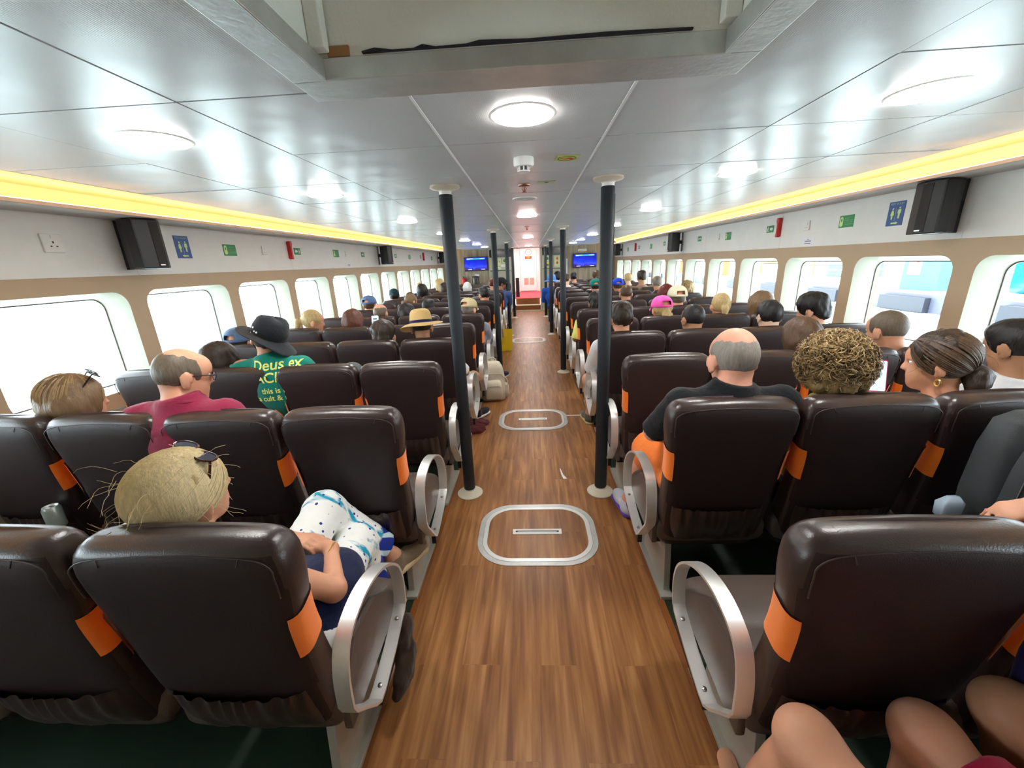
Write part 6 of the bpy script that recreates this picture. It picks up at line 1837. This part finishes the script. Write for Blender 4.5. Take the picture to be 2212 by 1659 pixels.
# ------------------------------------------------------------------ bags and small things
def soft(name, secs, mt, parent, n=28, p=.45, smooth=True, wr=0.0):
    """loft of rounded sections (x0, y0, z, hx, hy)"""
    V = []; F = []; rnd = random.Random(len(secs))
    for cx, cy, z, hx, hy in secs:
        for i in range(n):
            a = 2 * PI * i / n; c, s_ = math.cos(a), math.sin(a)
            w = 1 + wr * math.sin(a * 5 + z * 31) + wr * .7 * math.sin(a * 9 - z * 47)
            V.append((cx + hx * math.copysign(abs(c) ** p, c) * w, cy + hy * math.copysign(abs(s_) ** p, s_) * w, z))
    for j in range(len(secs) - 1):
        for i in range(n):
            k = (i + 1) % n; F.append((j * n + i, j * n + k, (j + 1) * n + k, (j + 1) * n + i))
    F.append(tuple(range(n - 1, -1, -1))); F.append(tuple(range((len(secs) - 1) * n, len(secs) * n)))
    me = pymesh(name, V, F, smooth); me.materials.append(mt)
    return obj(name, me, None, parent)

M_bp = mat('backpack_beige_cloth', (0.60, 0.54, 0.42), rough=.8, bump=.3, bscale=250, var=.1)
t = thing('backpack', (-.475, 4.62, 0), 'beige backpack standing on the floor at the left edge of the aisle', 'backpack', rz=.15)
soft('main_body', [(0, 0, 0.0, .125, .085), (0, 0, .02, .145, .10), (0, .005, .15, .15, .105), (0, .01, .30, .142, .10), (0, .01, .40, .125, .09), (0, .01, .455, .095, .07), (0, .01, .475, .05, .04)], M_bp, t, wr=.012)
soft('front_pocket', [(0, -.105, .03, .09, .03), (0, -.118, .06, .105, .04), (0, -.12, .17, .105, .042), (0, -.112, .24, .095, .034), (0, -.10, .265, .075, .015)], M_bp, t, wr=.02)
for s in (-1, 1): soft('side_pocket', [(s * .15, 0, .03, .02, .06), (s * .165, 0, .07, .028, .07), (s * .162, 0, .17, .024, .07), (s * .15, 0, .19, .012, .06)], M_bp, t, wr=.02)
m = MB(); m.tube([(-.118, -.078, .30), (-.09, -.092, .335), (0, -.10, .345), (.09, -.092, .335), (.118, -.078, .30)], .004, 6); m.tube([(-.10, -.15, .19), (-.05, -.158, .205), (.05, -.158, .205), (.10, -.15, .19)], .0035, 6); m.obj('zip', mat('zip_tan', (0.42, 0.36, 0.26)), t, smooth=True)
m = MB(); m.tube(catmull([(-.05, .02, .465), (-.04, .02, .50), (0, .02, .515), (.04, .02, .50), (.05, .02, .465)], 5), .009, 8, flat=.6); m.obj('carry_handle', M_bp, t, smooth=True)
m = MB(); m.tube(catmull([(.13, -.07, .30), (.165, -.08, .26), (.17, -.07, .18), (.155, -.05, .12)], 5), .005, 6); m.obj('strap', M_bp, t, smooth=True)

t = thing('shopping_bag', (-.465, 7.42, 0), 'bright yellow paper carrier bag on the floor beside the second left pole', 'bag', rz=.12)
M_yb = mat('yellow_bag_paper', (0.86, 0.60, 0.01), rough=.45, bump=.5, bscale=14)
m = MB(); V = []; F = []
for z, hx, hy in ((0, .10, .05), (.14, .105, .055), (.28, .112, .05), (.40, .118, .040)):
    V += [(-hx, -hy, z), (0, -hy * .8, z + (.008 if z > .1 else 0)), (hx, -hy, z), (hx * .96, 0, z + (.012 if z > .3 else 0)), (hx, hy, z), (0, hy, z), (-hx, hy, z), (-hx * .94, 0, z)]
for j in range(3):
    for i in range(8): F.append((j * 8 + i, j * 8 + (i + 1) % 8, (j + 1) * 8 + (i + 1) % 8, (j + 1) * 8 + i))
F.append(tuple(range(7, -1, -1))); m.add(V, F); o = m.obj('bag_body', M_yb, t); solid(o, .0015)
m = MB()
for y in (-.045, .045): m.tube(catmull([(-.05, y, .39), (-.03, y * .6, .46), (.03, y * .6, .46), (.05, y, .39)], 5), .003, 6)
m.obj('bag_handle', M_yb, t, smooth=True)

M_mar = clothmat('maroon_jacket', (0.09, 0.008, 0.015))
t = thing('jacket', (-.60, 3.74, 0), 'crumpled dark maroon jacket lying on the floor by the first left pole', 'jacket')
organic('folded_cloth', [(.05, [ell((-.60, 3.72, .015), (.10, .16, .03)), ell((-.54, 3.84, .012), (.09, .09, .024)), ell((-.66, 3.80, .02), (.08, .1, .035)), ell((-.53, 3.66, .01), (.05, .07, .018))])], M_mar, t, .009, cuts=[halfspace((0, 0, .001), (0, 0, -1))], disp=lambda P: .012 * vnoise(P * 22) + .006 * vnoise(P * 50), origin=(-.60, 3.74, 0))
m = MB(); m.box((.06, .06, .035), (.05, .025, .004)); m.obj('pale_tag', mat('pale_pink', (0.6, 0.5, 0.48)), t)

# brown cloth bag hanging outside the nearest left armrest
t = thing('hanging_bag', (-.50, 1.10, .2), 'crumpled dark brown cloth bag hanging low outside the near left armrest', 'bag')
organic('bag_body', [(.05, [ell((-.503, 1.10, .20), (.020, .055, .08)), ell((-.500, 1.16, .27), (.018, .045, .07)), ell((-.505, 1.04, .15), (.018, .05, .045)), ell((-.500, 1.12, .12), (.016, .03, .05))])], clothmat('brown_bag', (0.035, 0.02, 0.013)), t, .007, disp=lambda P: .018 * vnoise(P * 30), origin=(-.50, 1.10, .2))
m = MB(); m.tube([(0, .06, .08), (-.01, .09, .13), (-.035, .10, .16)], .006, 6); m.obj('bag_strap', clothmat('brown_bag', (0, 0, 0)), t)

# dark backpack hung on the back of a right-hand seat
M_db = mat('charcoal_backpack', (0.045, 0.052, 0.055), rough=.75, bump=.35, bscale=260, var=.12)
t = thing('backpack', (1.84, 1.37, .5), 'charcoal backpack hanging on a seat back at the right edge', 'backpack', rz=.05)
soft('main_body', [(0, .03, 0.0, .15, .05), (0, .03, .03, .18, .065), (0, .03, .2, .185, .07), (0, .03, .38, .175, .065), (0, .03, .48, .15, .055), (0, .03, .51, .10, .035)], M_db, t, wr=.01)
for s in (-1, 1):
    P = catmull([(s * .05, -.045, .49), (s * .11, -.075, .46), (s * .155, -.08, .34), (s * .165, -.075, .20), (s * .175, -.06, .08), (s * .17, -.045, .02)], 5)
    m = MB(); m.tube(P, .034, 10, flat=.25); st_ = m.obj('shoulder_strap', M_db, t, smooth=True)
    m = MB(); m.tube([tuple(np.array(p) + np.array((0, -.010, 0))) for p in P[9:17]], .012, 6, flat=.3); m.obj('strap_patch', mat('strap_grey', (0.14, 0.15, 0.15)), st_, smooth=True)
m = MB(); m.tube(catmull([(-.035, -.01, .50), (-.03, -.01, .545), (.03, -.01, .545), (.035, -.01, .50)], 5), .008, 8); m.obj('carry_handle', mat('handle_tan', (0.28, 0.18, 0.10)), t, smooth=True)
t = thing('pouch', (1.56, 1.36, .60), 'pale blue plastic pouch tucked beside the charcoal backpack', 'pouch')
soft('pouch_body', [(0, 0, 0, .02, .012), (0, 0, .02, .04, .02), (0, 0, .07, .042, .022), (.005, 0, .095, .02, .01)], mat('pale_blue_plastic', (0.42, 0.52, 0.62), rough=.25), t, wr=.03)

# drink can in a seat pocket
t = thing('drink_can', (-2.235, 1.497, .50), 'silver drink can standing in the seat pocket beside the near left wall', 'can')
m = MB(); m.lathe([(.024, 0), (.031, .006), (.033, .012), (.033, .098), (.028, .110), (.027, .112)], n=28, cap=False); m.lathe([(.024, 0), (.001, .002)], n=28); m.obj('can_body', mat('can_print', (0.45, 0.55, 0.5), rough=.3, metal=.6), t, smooth=True)
m = MB(); m.lathe([(.0275, .113), (.0255, .113), (.024, .108), (.001, .108)], n=28, cap=False); m.obj('can_lid', M_alu, t, smooth=True)
m = MB(); m.prism(rrect(.004, 0, .010, .007, .006), 2, .109, .111); m.obj('pull_tab', M_alubolt, t)

# dark patterned bag at the lower right edge
t = thing('patterned_bag', (1.12, .66, .60), 'dark bag with white and navy stripes at the lower right edge', 'bag')
soft('bag_body', [(0, 0, 0, .06, .03), (0, 0, .03, .085, .042), (0, 0, .16, .09, .045), (0, 0, .26, .08, .04), (0, 0, .29, .05, .02)], mat('bag_navy', (0.01, 0.01, 0.05)), t)
m = MB()
for k in range(6): m.bb(-.084, .07, -.048, -.045, .05 + k * .034, .062 + k * .034)
m.obj('stripes', M_paper, t)
m = MB()
for k in range(3): m.lathe([(.004 * math.sin(a) + .0001, .004 * math.cos(a)) for a in np.linspace(0.1, 3.0, 7)], (-.096, -.03, .08 + k * .055), 8)
m.obj('beads', M_paper, t, smooth=True)

# front wall: extinguisher and urn
t = thing('fire_extinguisher', (-2.19, YE - .10, .80), 'red fire extinguisher on the front wall below the left television', 'fire extinguisher')
m = MB(); m.lathe([(.01, 0), (.07, .005), (.075, .02), (.075, .30), (.065, .34), (.03, .37), (.02, .38)], n=24); m.obj('cylinder', M_red, t, smooth=True)
m = MB(); m.lathe([(.02, .38), (.02, .41)], n=12); m.box((0, -.03, .42), (.02, .10, .012)); m.box((0, .0, .40), (.03, .03, .02)); m.obj('valve', M_black, t)
m = MB(); m.tube(catmull([(.02, 0, .40), (.09, 0, .38), (.095, 0, .25), (.085, 0, .12)], 5), .008, 6); m.obj('hose', M_black, t, smooth=True)
m = MB(); m.bb(-.06, .06, .075, .10, .05, .30); m.obj('wall_bracket', M_black, t)
t = thing('drinks_counter', (-1.80, 13.40, 0), 'low dark counter in front of the left television', 'counter')
m = MB(); m.bb(-.42, .42, -.2, .2, 0, .86); m.obj('cabinet', mat('counter_dark', (0.10, 0.085, 0.07)), t, bevel=.004)
m = MB(); m.bb(-.44, .44, -.22, .22, .86, .885); m.obj('top', mat('counter_top', (0.16, 0.14, 0.12)), t, bevel=.003)
t = thing('drinks_urn', (-1.76, 13.38, .885), 'dark metal drinks urn with a flat lid below the left television', 'urn')
MU = mat('urn_metal', (0.06, 0.055, 0.045), rough=.3, metal=.7)
m = MB(); m.lathe([(.11, 0), (.115, .02), (.115, .27), (.105, .30)], n=28); m.obj('tank', MU, t, smooth=True)
m = MB(); m.lathe([(.125, .30), (.125, .32), (.06, .335), (.03, .345)], n=28); m.obj('lid', M_black, t, smooth=True)
m = MB(); m.tube([(0, -.11, .05), (0, -.15, .05), (0, -.155, .03)], .01, 8); m.obj('tap', M_alu, t, smooth=True)

# ------------------------------------------------------------------ outside: sea on the left, quay on the right
m = MB(); m.add([(-900, -600, -1.3), (-3.0, -600, -1.3), (-3.0, 900, -1.3), (-900, 900, -1.3)], [(0, 1, 2, 3)]); o = m.obj('sea', M_sea); tag(o, 'pale bright sea beyond the left windows', 'sea', kind='stuff')
m = MB(); m.add([(3.0, -600, -.62), (900, -600, -.62), (900, 900, -.62), (3.0, 900, -.62)], [(0, 1, 2, 3)]); o = m.obj('harbour_water', M_sea); tag(o, 'pale harbour water beyond the right windows', 'water', kind='stuff')
m = MB(); m.bb(13.6, 60, -20, 160, -1.6, 0.0); o = m.obj('ground_quay', mat('quay_concrete', (0.62, 0.62, 0.60), rough=.8)); tag(o, kind='structure')
m = MB(); m.bb(13.3, 13.6, -20, 160, -1.6, -.02, 0)
for k in range(45): m.bb(13.1, 13.32, -18 + k * 4, -16.2 + k * 4, -.6, -.12, 1)
o = m.obj('trim_quay_fender', [mat('fender_grey', (0.08, 0.08, 0.12)), mat('tyre_black', (0.02, 0.02, 0.03))]); tag(o, kind='structure')
t = thing('motor_boat', (15.9, 8.4, -.02), 'long cyan blue boat moored beyond the nearest right window', 'boat', rz=PI + .06)
m = MB(); V = []; F = []; secs = []
for k in range(13):
    q = k / 12; y = -5.5 + 11 * q; w = 1.25 * (1 - max(0, (.3 - q) / .3) ** 2) ** .5 if q < .3 else 1.25; sheer = .25 * (1 - q) ** 2
    w = max(w, .05)
    V += [(-w, y, .75 + sheer), (-w * .85, y, .25), (-w * .3, y, -.2), (w * .3, y, -.2), (w * .85, y, .25), (w, y, .75 + sheer)]
for k in range(12):
    for i in range(5): F.append((k * 6 + i, (k + 1) * 6 + i, (k + 1) * 6 + i + 1, k * 6 + i + 1))
    F.append((k * 6 + 5, (k + 1) * 6 + 5, (k + 1) * 6, k * 6))
F += [tuple(range(6)), tuple(range(77, 71, -1))]
m.add(V, F); m.obj('hull', mat('boat_cyan', (0.0, 0.16, 0.22), rough=.35), t)
m = MB(); m.bb(-.8, .8, -1.5, 3.2, .8, 1.25); m.bb(-.95, .95, -1.9, 3.4, 1.25, 1.33); m.obj('cabin', mat('boat_white', (0.7, 0.72, 0.72)), t, bevel=.03)
m = MB()
for k in range(4): m.bb(-.82, -.79, -1.1 + k * 1.05, -.4 + k * 1.05, .92, 1.18)
m.obj('cabin_window', mat('boat_window', (0.03, 0.04, 0.06), rough=.1), t)
m = MB(); m.tube([(-1.2, -4.5, 1.0), (-1.25, 0, .80), (-1.25, 5, .78)], .04, 6); m.obj('rub_rail', M_paper, t)
t = thing('ticket_kiosk', (15.2, 15.5, 0), 'pale cyan quayside kiosk with a white notice on its side', 'kiosk')
m = MB(); m.bb(-1.1, 1.1, -.72, .72, 0, 1.75); m.obj('walls', mat('kiosk_cyan', (0.05, 0.24, 0.27), rough=.6), t, bevel=.02)
m = MB(); m.bb(-1.25, 1.25, -.85, .85, 1.75, 1.83); m.obj('roof', mat('kiosk_roof', (0.3, 0.34, 0.34)), t)
m = MB(); m.bb(-1.115, -1.10, .0, .5, .55, 1.2); m.obj('white_notice', M_paper, t)
m = MB(); m.prism([(.1, 1.0), (.4, 1.06), (.4, 1.03), (.1, .97)], 0, -1.125, -1.115); m.obj('red_stroke', M_red, t)
for k, (x, y, hgt) in enumerate(((7.0, 8.75, 2.5), (14.4, 31.0, 1.75), (14.5, 40.0, 1.7), (14.4, 52, 1.7))):
    t = thing('bollard_post', (x, y, -1.0 if x < 8 else 0), 'orange mooring post on the quay, %s along the right windows' % ordn[k], 'post')
    m = MB(); rr = .12 if x < 8 else .25; m.lathe([(rr, 0), (rr, hgt), (rr * .7, hgt + .04)], n=20); m.obj('shaft', mat('post_orange', (0.42, 0.07, 0.02), rough=.6), t, smooth=True)
    m = MB(); m.lathe([(rr * 1.2, hgt - .2), (rr * 1.2, hgt - .1)], n=20); m.obj('collar', M_paper, t)
t = thing('quay_railing', (18.0, 27, 0), 'long yellow orange railing along the quay beyond the right windows', 'railing')
m = MB()
for k in range(30): m.bb(-.03, .03, k * 3 - .03, k * 3 + .03, 0, 1.62)
m.obj('posts', mat('rail_yellow', (0.45, 0.24, 0.02), rough=.5), t)
for z in (.8, 1.1, 1.4, 1.6):
    m = MB(); m.bb(-.03, .03, 0, 87, z - .025, z + .025); m.obj('rail', mat('rail_yellow', (0, 0, 0)), t)
for k, (x, y, w, d, hh, c) in enumerate(((19.5, 18.0, 2.2, 2.6, 1.3, (0.10, 0.11, 0.14)), (18.6, 24.5, 1.6, 2.0, 1.2, (0.05, 0.09, 0.08)), (20.0, 14.0, 2.0, 2.4, 1.25, (0.06, 0.05, 0.10)), (18.8, 33, 1.4, 3.2, 1.1, (0.16, 0.13, 0.10)))):
    t = thing('cargo_crate', (x, y, 0), ('grey', 'dark green', 'dark violet', 'brown grey')[k] + ' stacked cargo on the quay beyond the right windows', 'cargo')
    m = MB(); m.bb(-w / 2, w / 2, -d / 2, d / 2, 0, hh * .6); m.bb(-w * .35, w * .35, -d * .4, d * .1, hh * .6, hh); m.obj('crate_body', mat('crate_%d' % k, c, var=.5, vscale=3), t, bevel=.03)
    m = MB(); m.bb(-w / 2 - .02, w / 2 + .02, -d / 2 - .02, d / 2 + .02, hh * .3, hh * .34); m.obj('strap', M_paper, t)
